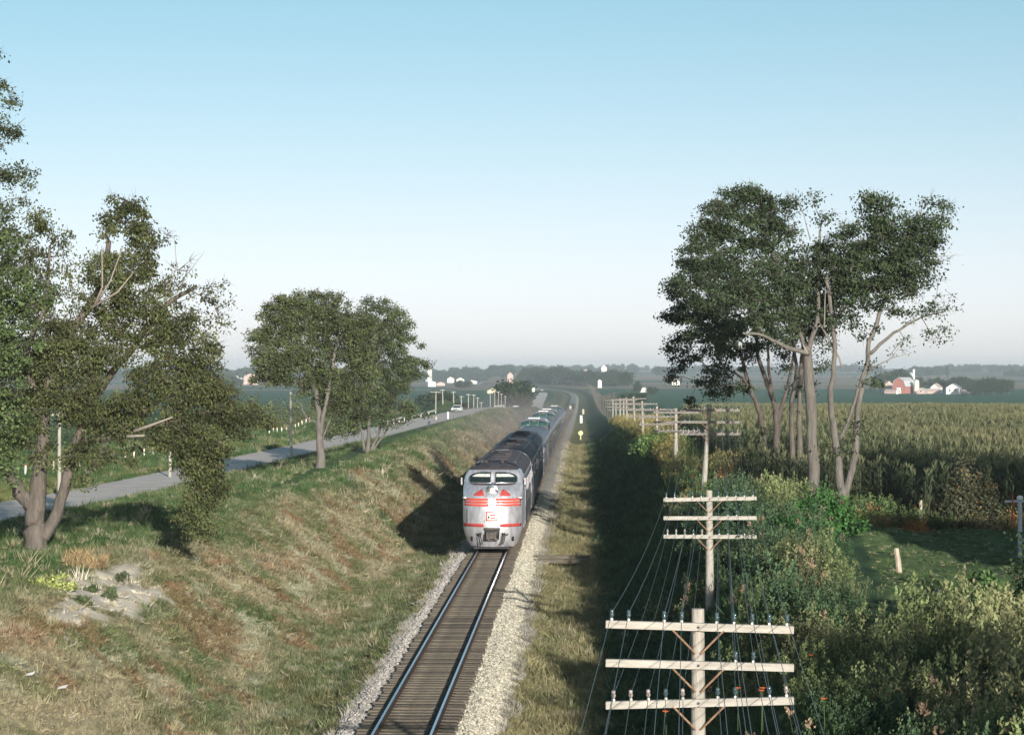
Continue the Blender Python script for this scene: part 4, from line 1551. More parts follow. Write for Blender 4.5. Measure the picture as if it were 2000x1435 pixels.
far_tree("big dark round tree beside the far bend of the highway", 1002, 900, 15, 15, 1)
far_tree("smaller round tree joined to the right of the big dark tree by the highway bend", 1022, 930, 12, 10, 0)
far_tree("lone round tree at the right end of the far wood", 1222, 1900, 16, 16, 0)
far_tree("small upright tree right of the far wood in front of a tan field", 1245, 1500, 10, 8, 2)
far_tree("small dark bushy tree standing in the green field left of the overhanging foliage", 1272, 1400, 6.5, 8, 1)
far_tree("low round tree behind the line of telegraph poles", 1237, 900, 7, 11, 1)
far_tree("low dark bush far right of the pole line in the green field", 1283, 640, 2, 4, 1)
far_tree("pale round tree on the horizon left of the right hand clump", 1293, 3400, 18, 30, 1)
far_tree("dead topped tree standing alone on the horizon above the farm", 1850, 3300, 20, 9, 2)
far_tree("tree in the middle of the far tan field", 905, 2000, 9, 16, 1)
far_tree("dark shrubby tree at the left edge of the green field beyond the roadside poles", 862, 900, 8, 14, 0)
far_tree("low dark tree clump left of the roadside poles", 846, 760, 7, 12, 1)
far_tree("dark tree beside the far roadside pole row", 875, 640, 4, 7, 1)
far_tree("long low dark bush below the roadside pole row", 893, 600, 2.4, 8, 1)
far_tree("pale bushy tree seen past the spreading tree's hanging branch", 420, 1000, 9, 14, 1)
far_tree("rounded grey green tree in the valley between the two left trees", 438, 1500, 13, 16, 0)
# farm windbreak trees
for i, (px, Yw, h, w) in enumerate([(1715, 1700, 15, 12), (1728, 1720, 16, 12), (1742, 1740, 17, 13), (1754, 1760, 19, 13), (1765, 1760, 18, 12), (1775, 1760, 15, 10), (1797, 1680, 12, 9), (1818, 1680, 11, 9), (1832, 1700, 12, 10), (1846, 1700, 10, 9), (1862, 1680, 12, 10), (1875, 1670, 13, 9), (1885, 1650, 13, 9)]):
    far_tree("dark tree behind the farm buildings, %s from the left of its row" % names[i], px, Yw, h, w, None, "farm windbreak trees", "windbreak_tree")
for i, px in enumerate([1896, 1903, 1911, 1918, 1925, 1932, 1940, 1947, 1955, 1963, 1971]):
    far_tree("grove tree right of the white farmhouse, %s from the left of the grove" % names[i], px, 1480 + 15 * (i % 3), 13 - .5 * abs(i - 5) + rnd.uniform(-.5, .8), 8.5, rnd.choice([2, 3, 0]), "trees of the grove right of the farmhouse", "grove_tree")
# far woods as one mass
r = np.random.default_rng(500)
P = []


def wood(px0, px1, Y0, Y1, n, h0, h1):
    for i in range(n):
        px = r.uniform(px0, px1)
        Yw = r.uniform(Y0, Y1)
        P.append((at(px, Yw), Yw, r.uniform(h0, h1) / 11.0))


wood(1058, 1135, 2300, 2500, 46, 11, 16)
wood(1080, 1100, 2300, 2400, 8, 16, 19)
wood(1135, 1215, 2150, 2350, 60, 10, 15)
wood(1020, 1065, 2500, 2700, 24, 12, 18)
wood(835, 1000, 3300, 3900, 110, 12, 18)
wood(880, 970, 3500, 3600, 16, 17, 22)
wood(360, 520, 3000, 3500, 90, 12, 19)
wood(-60, 360, 3000, 3600, 130, 12, 19)
wood(400, 470, 2200, 2400, 20, 8, 13)
wood(500, 840, 3200, 3900, 120, 10, 17)
wood(995, 1240, 4200, 5000, 90, 10, 16)
wood(1240, 1320, 5200, 6000, 30, 8, 14)
wood(1300, 1720, 4200, 5200, 120, 9, 15)
wood(1780, 1845, 3700, 3900, 40, 12, 16)
wood(1845, 2060, 4300, 5200, 110, 8, 15)
wood(1960, 2060, 3400, 3600, 26, 8, 13)
P = np.array(P)
n = len(P)
Z = ground_z(P[:, 0], P[:, 1])
scatter("far_woods", "hazy blue wooded skyline beyond the fields", np.column_stack([P[:, :2], Z - .5]), P[:, 2:3] * np.array([[1.15, 1.15, 1.0]]), np.stack([np.zeros(n), np.zeros(n), r.uniform(0, 6, n)], -1),
        np.ones((n, 3)), r.integers(0, 5, n), FTP)
# ------------------------------------------------------------------ telegraph line
m_pole = mat("silvered_pole_wood", (.44, .42, .37), rough=.9, var=.28, scale=1.6, bump=.6, stretch=(5, 5, .6), bscale=6, spec=.15, col2=(.27, .25, .22))
m_arm = mat("silvered_arm_wood", (.47, .45, .40), rough=.85, var=.25, scale=2.2, bump=.5, stretch=(.7, 5, 5), bscale=6, spec=.15, col2=(.30, .28, .25))
m_brace = mat("rusty_brace_iron", (.30, .19, .12), rough=.8, var=.4, scale=5)
m_glass = mat("aqua_insulator_glass", (.045, .085, .095), rough=.08, spec=.8)
m_pin = mat("white_pin", (.72, .70, .66), rough=.4)
m_brown = mat("grey_porcelain", (.34, .29, .27), rough=.2, spec=.7)
m_wire = mat("dull_copper_wire", (.10, .125, .125), rough=.5, metal=.4)
m_bolt = mat("dark_bolt", (.06, .05, .045), rough=.6)
insg = MB().lathe([(.012, .0), (.036, .04), (.040, .065), (.024, .08), (.035, .095), (.032, .125), (.018, .14)], n=8)
ins_mesh = insg.mesh("insulator", m_glass, 'all')
ins_mesh_b = insg.mesh("insulator", m_brown, 'all')
pin_mesh = MB().lathe([(.022, -.005), (.026, .03), (.012, .04), (.011, .06)], n=8).mesh("pin", m_pin, 'all')
OFF_T = [-1.437, -1.16, -.58, -.294, .277, .563, .857, 1.134, 1.42]
OFF_M = [.588, .874]
OFF_B = [-1.40, -1.118, -.832, -.546, -.269, .302, .588, 1.143, 1.42]


m_arm_far = mat("brown_arm_wood", (.20, .18, .165), rough=.9, var=.25, scale=2)


def make_pole(name, x, Y, ztop, zbase, label, ph, group, detail=True, tilt=(0, 0, 0), rz=0, full=True, i_pole=0):
    root = empty(name, (x, Y, zbase), rz, label, "telegraph pole", group)
    H = ztop - zbase
    pts = [(ph[0] * (1 - t), 0, -.4 + (H + .4) * t) for t in np.linspace(0, 1, 7)]
    MB().tube(pts, list(np.linspace(.155, .105, 7)), 12).build("pole_shaft", m_pole, root, smooth=True)
    z = H - .28
    anchors = []
    for k, (offs, dz) in enumerate([(OFF_T, 0), (OFF_M, .625), (OFF_B, 1.24)]):
        zz = z - dz
        a = MB().bevbox(-1.535, 1.535, -.055, .055, -.062, .062, .008)
        am = a.build("crossarm", m_arm if i_pole < 2 else m_arm_far, root)
        am.location = (ph[0] * 0 + .02, -.155 if detail else -.13, zz)
        am.rotation_euler = (0, tilt[k], 0)
        if full or k == 0:
            for s in (-1, 1):
                MB().tube([(s * .42, -.215 + .01, zz - .05), (s * .04, -.16, zz - .44)], .016, 4).build("brace", m_brace, root)
        for i, o in enumerate(offs):
            dzt = -o * math.tan(tilt[k])
            if detail:
                im = link("insulator", ins_mesh_b if (k == 2 and i in (0, 1, 2, 4, 8)) else ins_mesh, am)
                im.location = (o, 0, .10)
                pi = link("pin", pin_mesh, am)
                pi.location = (o, 0, .062)
            cr, sr = math.cos(rz), math.sin(rz)
            ox, oy = o + .02, -.15
            anchors.append((x + ox * cr - oy * sr, Y + ox * sr + oy * cr, zbase + zz + .18 + dzt))
        if detail:
            b = MB().lathe([(.022, 0), (.022, .02)], (.0, -.215, zz), 8, 'y').build("bolt", m_bolt, root)
    return anchors


poles = [(37.0, 1363, 1188, None), (74.6, 1385, 957, 1142), (117, 1386, 790, 960), (150, 1320, 797, 903), (190, 1283, 793, 860), (228, 1254, 783, 857), (268, 1237, 774, 834),
         (308, 1223, 776, 823), (345, 1218, 778, 824), (380, 1211, 777, 827), (418, 1203, 785, 825), (455, 1197, 779, 816)]
AN = []
deg = math.radians
ordp = names
for i, (Yp, px, pt, pb) in enumerate(poles):
    x = at(px, Yp)
    zt = CAM_Z - (pt - 722) / 4400 * Yp
    zb = gz(x, Yp)
    tl = [(deg(1.5), deg(1.2), deg(-1.8)), (deg(-1.2), deg(-.3), deg(0)), (deg(.5), deg(.2), deg(0))][i] if i < 3 else (rnd.uniform(-.03, .03), rnd.uniform(-.03, .03), rnd.uniform(-.03, .03))
    lab = ["nearest telegraph pole, its three pale crossarms filling the bottom right", "second telegraph pole from the camera, three crossarms above the bank weeds", "third telegraph pole from the camera, its top shaded and its crossarms against the corn",
           "fourth telegraph pole from the camera, fully sunlit pale shaft"][i] if i < 4 else "%s telegraph pole from the camera in the line along the right bank" % names[i]
    sh = [(-.02, 0), (-.03, 0), (.35, 0), (0, 0), (0, 0), (-.12, 0), (-.25, 0), (-.2, 0), (.0, 0), (0, 0), (0, 0), (0, 0)][i]
    # lean: the top is displaced against the base
    x0 = x
    AN.append(make_pole("telegraph_pole", x0, Yp, zt, zb, lab, (-sh[0], 0), "telegraph poles along the right bank", detail=i < 6, tilt=tl, rz=-.04, full=i < 8, i_pole=i))
k = 0
Yp = 495.0
far_meshes = None
while Yp < 2250:
    x = tx(Yp) + 11.5 if Yp < 1300 else tx(Yp) + 11.5 + (Yp - 1300) * .004
    zb = gz(x, Yp)
    if far_meshes is None:
        f0 = empty("telegraph_pole", (x, Yp, zb), 0, "far telegraph pole in the hazy line following the curving track", "telegraph pole", "far telegraph poles beside the curving track")
        mfp = mat("far_pole_wood", (.10, .09, .08), rough=.95)
        MB().tube([(0, 0, -.4), (0, 0, 6.2)], [.16, .11], 6).build("pole_shaft", mfp, f0)
        for dz in (0, .6, 1.2):
            MB().box(-1.53, 1.53, -.17, -.09, 5.9 - dz - .045, 5.9 - dz + .045).build("crossarm", mfp, f0)
        far_meshes = f0
        o = f0
    else:
        o = copy_tree(far_meshes)
        o.location = (x, Yp, zb)
    o.scale = (1, 1, rnd.uniform(.92, 1.05))
    o.rotation_euler = (rnd.uniform(-.015, .015), rnd.uniform(-.03, .03), 0)
    top = zb + 6.1
    AN.append([(x + q, Yp - .13, top - dz) for offs, dz in ((OFF_T, 0), (OFF_M, .6), (OFF_B, 1.2)) for q in offs])
    if k < 14:
        o["label"] = "%s telegraph pole from the camera, small and hazy beside the far track" % names[k + 12]
    else:
        o["label"] = "far telegraph pole in the hazy line following the curving track"
    k += 1
    Yp += 41
NW = len(OFF_T) + 2 + len(OFF_B)
armname = ["top"] * 9 + ["middle"] * 2 + ["bottom"] * 9
for w in range(NW):
    pts = []
    a0 = AN[0][w]
    # comes from behind the bridge
    start = (a0[0] - .078 * 42, -5.0, a0[2] - .1)
    seq = [start] + [a[w] for a in AN[:22]]
    for i in range(len(seq) - 1):
        A = Vector(seq[i])
        B = Vector(seq[i + 1])
        n = 8 if i < 4 else 4
        sag = .26 * ((B - A).length / 40) ** 2 * (1 + .15 * math.sin(w * 1.7 + i))
        for j in range(n):
            t = j / n
            p = A.lerp(B, t)
            p.z -= 4 * sag * t * (1 - t)
            pts.append(p)
    pts.append(Vector(seq[-1]))
    lw = w if w < 9 else (w - 9 if w < 11 else w - 11)
    side = names[lw]
    o = MB().tube(pts, [.0065 if p.y < 130 else .005 for p in pts], 3, cap=False).build("telegraph_wire", m_wire)
    tag(o, "thin wire strung along the %s crossarms, %s from the track side" % (armname[w], side), "wire", "telegraph wires")

# ------------------------------------------------------------------ train
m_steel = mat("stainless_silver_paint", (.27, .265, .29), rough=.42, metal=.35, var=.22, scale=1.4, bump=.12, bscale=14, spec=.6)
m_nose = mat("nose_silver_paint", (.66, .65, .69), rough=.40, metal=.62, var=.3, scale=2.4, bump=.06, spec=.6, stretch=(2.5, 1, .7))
m_roof = mat("sooty_roof", (.070, .060, .066), rough=.7, var=.4, scale=1.2, bump=.2)
m_roof2 = mat("sooty_roof_far", (.085, .078, .082), rough=.6, var=.35, scale=1.0)
m_carside = mat("fluted_stainless", (.27, .27, .30), rough=.32, metal=.6, var=.2, scale=1.0, stretch=(1, .3, 3), spec=.6)
m_carroof = mat("dull_stainless_roof", (.15, .15, .165), rough=.45, metal=.5, var=.3, scale=.8)
m_red = mat("red_stripe_paint", (.66, .085, .055), rough=.5, var=.12, scale=6)
m_redd = mat("faded_red_paint", (.42, .055, .05), rough=.55, var=.25, scale=6)
m_black = mat("black_steel", (.025, .024, .025), rough=.6, var=.3, scale=4)
m_dirt = mat("grimy_steel", (.10, .085, .075), rough=.75, var=.4, scale=3, bump=.3)
m_winglass = mat("dark_window_glass", (.012, .020, .020), rough=.06, spec=.7)
m_domeglass = mat("green_dome_glass", (.030, .080, .070), rough=.08, spec=.7)
m_chrome = mat("bright_chrome", (.85, .85, .84), rough=.12, metal=1.0)
m_white = mat("white_enamel", (.80, .79, .74), rough=.4)
m_shade = mat("pale_cab_blind", (.50, .53, .48), rough=.6)
m_lamp = mat("lit_headlamp", (1, 1, .95), rough=.3, emis=(1.0, .97, .88), emis_s=38.0)
m_lamp2 = mat("headlamp_glow_glass", (1, 1, .95), rough=.2, emis=(1.0, .95, .8), emis_s=1.2)
m_skin = mat("skin", (.45, .26, .19), rough=.6)
m_blue = mat("blue_work_shirt", (.06, .10, .17), rough=.85)

ZS = [.22, .50, .85, 1.10, 1.5, 2.0, 2.4, 2.65, 2.88, 3.08, 3.22, 3.33, 3.40, 3.46, 3.52, 3.70, 3.90, 4.02, 4.12, 4.24, 4.34, 4.41, 4.45, 4.47]
YC_ = np.array([.34, .16, .05, .0, .0, .0, .03, .09, .20, .38, .62, .92, 1.18, 1.38, 1.46, 1.56, 1.67, 1.77, 1.92, 2.2, 2.6, 3.1, 3.6, 4.2])
WB_ = np.array([1.12, 1.34, 1.46, 1.53, 1.55, 1.56, 1.56, 1.56, 1.56, 1.56, 1.56, 1.555, 1.55, 1.55, 1.545, 1.52, 1.45, 1.38, 1.28, 1.06, .80, .52, .28, .04])
LY_ = np.array([.75, .95, 1.1, 1.25, 1.3, 1.3, 1.3, 1.3, 1.3, 1.28, 1.25, 1.15, 1.05, .95, .90, .75, .62, .55, .5, .5, .5, .5, .4, .2])


def nose_y(x, z):
    w = np.interp(z, ZS, WB_)
    yc = np.interp(z, ZS, YC_)
    ly = np.interp(z, ZS, LY_)
    t = min(abs(x) / w, 1.0)
    return yc + ly * (1 - (1 - t ** 2.35) ** .62)


def nose_patch(poly, mname, m, parent, proud=.012, th=.0, nx=14, label=None):
    """a panel lying on the nose surface. poly: list of (z, x0, x1) rows"""
    V = []
    F = []
    for z, a, b in poly:
        for i in range(nx + 1):
            x = a + (b - a) * i / nx
            V.append((x, nose_y(x, z) - proud, z))
    for r_ in range(len(poly) - 1):
        for i in range(nx):
            k = r_ * (nx + 1) + i
            F.append((k, k + 1, k + nx + 2, k + nx + 1))
    o = link(mname, np_mesh(mname, V, F, m, smooth=True), parent)
    s = o.modifiers.new("thickness", 'SOLIDIFY')
    s.thickness = .010
    s.offset = 0
    return o


def truck(parent, yc, axles, z0=0):
    t = MB()
    L = (axles - 1) * 1.75 / 2 + .7 if axles == 3 else 1.9
    for s in (-1, 1):
        t.bevbox(s * 1.13 - .07, s * 1.13 + .07, yc - L, yc + L, .42, .72, .03)
        for k in range(axles):
            y = yc + (k - (axles - 1) / 2) * (1.9 if axles == 3 else 2.5)
            t.box(s * 1.2 - .1, s * 1.2 + .12, y - .2, y + .2, .3, .68)
    b = t.build("truck_frame", m_dirt, parent)
    for k in range(axles):
        y = yc + (k - (axles - 1) / 2) * (1.9 if axles == 3 else 2.5)
        w = MB()
        for s in (-1, 1):
            w.lathe([(.46, -.07), (.50, -.06), (.46, .0), (.45, .06), (.30, .07)], (s * .76, y, .47), 16, 'x')
        w.tube([(-.7, y, .47), (.7, y, .47)], .08, 8)
        w.build("wheelset", m_dirt, b)


def loco_section(y, ins=0.0, z0=.95):
    """body ring of the hood aft of the cab, counter-clockwise seen from the front"""
    prof = [(1.54, z0), (1.56, 2.0), (1.56, 3.1), (1.54, 3.5), (1.45, 3.88), (1.25, 4.14), (.95, 4.32), (.5, 4.44), (0, 4.47)]
    return [(x - ins * (x > 0), y, z) for x, z in prof] + [(-x, y, z) for x, z in prof[-2::-1]]


def side_detail(root, y0, y1):
    """doors, grilles, ribs and portholes on both flanks"""
    for s in (-1, 1):
        X = s * 1.565
        g = MB()
        for z in np.arange(1.25, 2.05, .085):
            g.box(min(X, X + s * .022), max(X, X + s * .022), y0 + .3, y1 - .2, z, z + .045)
        g.build("fluting", m_carside, root)["kind"] = "stuff"
        for k, (a, b) in enumerate([(y0 + 3.2, y0 + 8.2), (y0 + 10.2, y0 + 15.2)]):
            fr = MB()
            fr.box(min(X, X + s * .02), max(X, X + s * .02), a, b, 2.75, 3.45)
            gr = fr.build("grille", m_black, root)
            sl = MB()
            yy = a + .15
            while yy < b - .1:
                sl.box(min(X + s * .02, X + s * .045), max(X + s * .02, X + s * .045), yy, yy + .05, 2.78, 3.42)
                yy += .22
            sl.build("louvre", m_steel, gr)["kind"] = "stuff"
        for yy in (y0 + 2.2, y0 + 9.2, y0 + 16.4, y0 + 18.2):
            fr = MB().lathe([(.21, 0), (.21, .03), (.17, .035)], (X, yy, 2.55), 14, 'x').build("porthole_frame", m_chrome, root)
            MB().lathe([(.17, 0), (.17, .03 if s > 0 else -.03)], (X + s * .012, yy, 2.55), 14, 'x').build("porthole_glass", m_winglass, fr)
        for yy in (y0 + .9, y1 - 1.6):
            d = MB().box(min(X, X + s * .025), max(X, X + s * .025), yy, yy + .7, 1.05, 3.1).build("door", m_steel, root)
            MB().tube([(X + s * .09, yy - .1, 1.1), (X + s * .09, yy - .1, 2.9)], .018, 6).build("handrail", m_chrome, d)
        MB().box(min(X, X + s * .018), max(X, X + s * .018), y0 + .1, y1 - .1, 3.5, 3.56).build("drip_rail", m_steel, root)


def roof_detail(root, y0, y1, first=True):
    for yy in np.linspace(y0 + 4.2, y1 - 4, 4):
        f = MB().lathe([(.62, 4.40), (.62, 4.53), (.55, 4.56)], (0, yy, 0), 18).build("fan_housing", m_roof, root)
        MB().lathe([(.5, 4.562), (.5, 4.575)], (0, yy, 0), 18).build("fan_grille", m_black, f)
    for yy in (y0 + 7.6, y0 + 12.5):
        MB().bevbox(-.3, .3, yy, yy + .5, 4.38, 4.66, .04).build("exhaust_stack", m_black, root)
    for s in (-1, 1):
        MB().box(s * .95 - .12, s * .95 + .12, y0 + 3.6, y1 - .6, 4.29, 4.36).build("roof_walkway", m_roof2, root)


# lead unit: built nose at y=0, tail at y=21.2
def lead_locomotive():
    Yf = 115.9
    root = empty("locomotive", (tx(Yf), Yf, tz(Yf)), -TH, "leading silver diesel locomotive with rounded nose, red stripes and lit headlight", "locomotive", "silver diesel locomotives")
    # nose and cab shell
    nphi = 40
    rings = []
    for z, w, yc, ly in zip(ZS, WB_, YC_, LY_):
        row = []
        for k in range(nphi + 1):
            t = -1 + 2 * k / nphi
            x = w * math.sin(t * math.pi / 2)
            row.append((x, nose_y(x, z), z))
        # run the flanks straight back to the cab bulkhead
        e = 5.0
        row = [(-w, e, z)] + row + [(w, e, z)]
        rings.append(row)
    V = [p for r_ in rings for p in r_]
    n = nphi + 3
    F = []
    for i in range(len(rings) - 1):
        for k in range(n - 1):
            F.append((i * n + k, i * n + k + 1, (i + 1) * n + k + 1, (i + 1) * n + k))
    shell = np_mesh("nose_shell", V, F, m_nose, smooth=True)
    shell.materials.append(m_roof)
    for pg in shell.polygons:
        i_ = pg.index // (n - 1)
        if ZS[i_] >= 4.11:
            pg.material_index = 1
    link("nose_shell", shell, root)
    # main body with sooty roof
    b = MB().loft([[p for p in loco_section(y)][:4] + [(1.54, y, 3.5)] + [p for p in loco_section(y)][-4:] for y in ()] or [loco_section(y) for y in (4.9, 8, 12, 16, 21.0, 21.2)])
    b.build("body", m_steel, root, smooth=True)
    # roof skin from the windscreen brow to the tail
    rf = []
    for y in [2.5, 3.3, 4.4, 6, 10, 16, 21.25]:
        f = min(1, max(0.0, (y - 1.9) / 1.7))
        prof = [(1.50, 3.66), (1.455, 3.90), (1.27, 4.155), (.96, 4.34), (.5, 4.46), (0, 4.49)]
        if y < 4.0:
            prof = [(min(x * (.60 + .40 * f), np.interp(min(z, 4.46), ZS, WB_) + .012), min(z, 4.15 + .34 * f) if x < 1.0 else z) for x, z in prof]
            prof = [(x, max(z, 3.98) if y < 3.0 else z) for x, z in prof]
        rf.append([(x, y, z) for x, z in prof] + [(-x, y, z) for x, z in prof[-2::-1]])
    V = [p for r_ in rf for p in r_]
    n = len(rf[0])
    F = [(i * n + k, i * n + k + 1, (i + 1) * n + k + 1, (i + 1) * n + k) for i in range(2, len(rf) - 1) for k in range(n - 1)]
    link("roof", np_mesh("roof", V, F, m_roof, smooth=True), root)
    # sooty brow over the windscreen lies on the shell itself
    nose_patch([(z, -np.interp(z, ZS, WB_) * .93, np.interp(z, ZS, WB_) * .93) for z in (4.14, 4.2, 4.26, 4.32, 4.37, 4.41, 4.44, 4.46)], "brow", m_roof, root, proud=.012, nx=20)
    nose_patch([(z, -w, w) for z, w in ((3.36, .95), (3.40, 1.15), (3.44, 1.2), (3.47, 1.2))], "nose_top_grime", m_roof, root, proud=.008, nx=20)
    # windscreens
    for s in (-1, 1):
        rows = []
        for z, xo in ((3.48, 1.18), (3.54, 1.24), (3.64, 1.26), (3.76, 1.24), (3.85, 1.17), (3.92, 1.05), (3.97, .88), (4.01, .62)):
            rows.append((z, s * .12, s * xo))
        fr = nose_patch([(3.46, s * .09, s * 1.26)] + [(z, s * (abs(a) - .045), s * (abs(b_) + .05)) for z, a, b_ in rows[1:-1]] + [(4.05, s * .10, s * .68)], "window_frame", m_white if False else m_nose, root, proud=.02)
        nose_patch(rows, "windscreen", m_winglass, fr, proud=.036)
        nose_patch([(3.78, s * .16, s * 1.12), (3.83, s * .16, s * 1.06), (3.89, s * .16, s * .94), (3.94, s * .16, s * .74)], "sun_blind", m_shade, fr, proud=.05)
        MB().tube([(s * .3, nose_y(.3, 4.0) - .06, 4.02), (s * .62, nose_y(.6, 3.6) - .07, 3.60)], .012, 4).build("wiper", m_black, fr)
        # side cab window and mirror
        X = s * 1.56
        w_ = MB().box(min(X, X + s * .02), max(X, X + s * .02), 2.5, 3.5, 3.05, 3.55).build("side_window", m_winglass, root)
        MB().box(s * 1.66 - .04, s * 1.66 + .04, 1.9, 1.94, 3.35, 3.72).build("mirror", m_steel, root)
        # class lamps and grab irons
        l_ = MB().lathe([(.10, -.02), (.115, .05), (.09, .12), (.0001, .13)], (s * 1.44, nose_y(1.44, 2.70) - .02, 2.70), 12, 'y').build("class_lamp", m_chrome, root, smooth=True)
        # wing shapes beside the headlight
        rows = [(2.86, s * .40, s * .98), (2.93, s * .42, s * .93), (3.00, s * .45, s * .86), (3.07, s * .48, s * .76), (3.13, s * .50, s * .66), (3.18, s * .53, s * .56)]
        nose_patch(rows, "red_wing", m_redd, root, proud=.014)
        for k, z in enumerate((2.62, 2.475, 2.33)):
            nose_patch([(z, s * .20, s * (1.46 if k else 1.38)), (z + .105, s * .20, s * (1.46 if k else 1.36))], "red_stripe", m_red, root, proud=.014, nx=18)
        nose_patch([(1.27, s * .42, s * 1.48), (1.43, s * .42, s * 1.48)], "lower_red_band", m_redd, root, proud=.014, nx=18)
        # pilot steps and corner openings
        nose_patch([(.52, s * 1.0, s * 1.12), (.76, s * 1.0, s * 1.12)], "pilot_step", m_black, root, proud=.014, nx=3)
        nose_patch([(.80, s * .62, s * .78), (.93, s * .68, s * .86)], "pilot_slot", m_dirt, root, proud=.014, nx=3)
        for k in range(2):
            MB().tube([(s * (.55 + .1 * k), -.02, .98), (s * (.58 + .1 * k), -.12, .80), (s * (.52 + .1 * k), -.10, .52), (s * (.45 + .1 * k), -.13, .38)], .028, 6).build("air_hose", m_black, root, smooth=True)
        MB().tube([(s * 1.30, nose_y(1.3, 1.6) - .05, 1.45), (s * 1.30, nose_y(1.3, 1.6) - .1, 1.6), (s * 1.30, nose_y(1.3, 2.1) - .1, 2.1), (s * 1.30, nose_y(1.3, 2.2) - .04, 2.2)], .014, 5).build("grab_iron", m_chrome, root)
    # centre blanking of the stripes, nose door seams
    seam = []
    for s in (-1, 1):
        nose_patch([(1.5, s * .36, s * .378), (2.85, s * .36, s * .378)], "nose_door_seam", m_dirt, root, proud=.013, nx=1)
    # upper headlight
    yh = nose_y(0, 3.10)
    hb = MB().lathe([(.34, -.30), (.33, .05), (.30, .10), (.255, .11), (.24, .03), (.001, -.02)], (0, yh + .02, 3.10), 24, 'y').build("headlight_housing", m_chrome, root, smooth=True)
    MB().lathe([(.235, 0), (.235, .02)], (0, yh - .012, 3.10), 20, 'y').build("headlight_reflector", m_dirt, hb)
    MB().lathe([(.11, 0), (.12, .05), (.06, .085), (.001, .09)], (.03, yh - .03, 3.16), 14, 'y').build("bulb", m_lamp2, hb, smooth=True)
    # lower lit headlight in the nose door
    yl = nose_y(0, 2.47)
    hl = MB().lathe([(.21, -.10), (.21, .05), (.18, .06)], (0, yl, 2.47), 22, 'y').build("lower_headlight_ring", m_chrome, root, smooth=True)
    MB().lathe([(.17, .0), (.17, .012), (.10, .03), (.001, .035)], (0, yl - .055, 2.47), 22, 'y').build("lower_headlight_lens", m_lamp, hl, smooth=True)
    # herald: red framed plate with dark and red bars
    pl = nose_patch([(1.58, -.30, .30), (2.06, -.30, .30)], "herald_plate", m_white, root, proud=.016, nx=4)
    for z0, z1, a, b_, mm in ((1.58, 1.63, -.30, .30, m_red), (2.01, 2.06, -.30, .30, m_red), (1.63, 2.01, -.30, -.25, m_red), (1.63, 2.01, .25, .30, m_red), (1.86, 1.92, -.10, .18, m_red), (1.72, 1.84, -.20, -.12, m_black), (1.72, 1.78, -.06, .18, m_redd)):
        nose_patch([(z0, a, b_), (z1, a, b_)], "herald_bar", mm, pl, proud=.026, nx=3)
    # coupler pocket
    nose_patch([(.62, -.36, .36), (1.12, -.40, .40)], "coupler_pocket", m_black, root, proud=.015, nx=6)
    nose_patch([(1.12, -.46, .46), (1.24, -.40, .40)], "pocket_brow", m_dirt, root, proud=.02, nx=6)
    cp = MB()
    cp.bevbox(-.13, .13, -.42, -.02, .70, 1.0, .03).bevbox(-.30, -.12, -.50, -.16, .66, 1.04, .05).bevbox(.10, .24, -.40, -.14, .66, 1.04, .04).box(-.3, .3, -.14, -.05, .58, .70)
    cp.build("coupler", m_dirt, root)
    MB().bevbox(-.98, .98, .30, .9, .13, .24, .03).build("pilot_lip", m_black, root)
    # roof furniture
    MB().tube([(-.2, 3.3, 4.40), (-.2, 3.3, 4.85)], .01, 4).build("antenna", m_black, root)
    for dx in (-.62, -.42, .45):
        MB().tube([(dx, 3.4, 4.50), (dx, 2.9, 4.52)], [.03, .09], 8).build("horn", m_black, root, smooth=True)
    roof_detail(root, 3.2, 21.2)
    side_detail(root, 4.6, 21.2)
    truck(root, 4.6, 3)
    truck(root, 16.8, 3)
    MB().bevbox(-1.2, 1.2, 8.4, 13.2, .35, 1.0, .08).build("fuel_tank", m_dirt, root)
    MB().box(-1.45, 1.45, 1.3, 21.0, .80, 1.05).build("underframe", m_black, root)
    # engineer glimpsed behind the left windscreen (a mesh of its own, sitting in the cab)
    return root


lead = lead_locomotive()


def place_on_track(root, Yf, L):
    za, zb = tz(Yf), tz(Yf + L)
    root.location = (tx(Yf), Yf, za)
    root.rotation_euler = (math.atan2(zb - za, L), 0, -TH)


place_on_track(lead, 115.9, 21.2)
for k, (Yf, lab) in enumerate([(138.4, "second locomotive of the train with a soot blackened roof"), (160.6, "third locomotive of the train, grimy pale roof behind the black one")]):
    root = empty("locomotive", (0, 0, 0), 0, lab, "locomotive", "silver diesel locomotives")
    place_on_track(root, Yf, 21.2)
    MB().loft([loco_section(y) for y in (0, .05, 5, 10, 15, 21.0)]).build("body", m_steel, root, smooth=True)
    rf = [[(x * 1.005, y, z + .012) for x, z in [(1.50, 3.68), (1.455, 3.90), (1.26, 4.15), (.955, 4.335), (.5, 4.455), (0, 4.485)]] for y in (-.02, 7, 14, 21.05)]
    rf = [r_ + [(-x, y, z) for x, y, z in r_[-2::-1]] for r_ in rf]
    V = [p for r_ in rf for p in r_]
    n = len(rf[0])
    F = [(i * n + j, i * n + j + 1, (i + 1) * n + j + 1, (i + 1) * n + j) for i in range(len(rf) - 1) for j in range(n - 1)]
    link("roof", np_mesh("roof", V, F, m_roof if k == 0 else m_roof2, smooth=True), root)
    MB().box(-.42, .42, -.35, .0, 1.1, 3.2).build("diaphragm", m_black, root)
    for s in (-1, 1):
        MB().tube([(s * 1.35, -.06, 1.2), (s * 1.35, -.06, 3.4)], .02, 5).build("handrail", m_chrome, root)
    roof_detail(root, 0, 21)
    side_detail(root, 0, 21)
    truck(root, 3.6, 3)
    truck(root, 16.6, 3)
    MB().bevbox(-1.2, 1.2, 7.4, 12.2, .35, 1.0, .08).build("fuel_tank", m_dirt, root)


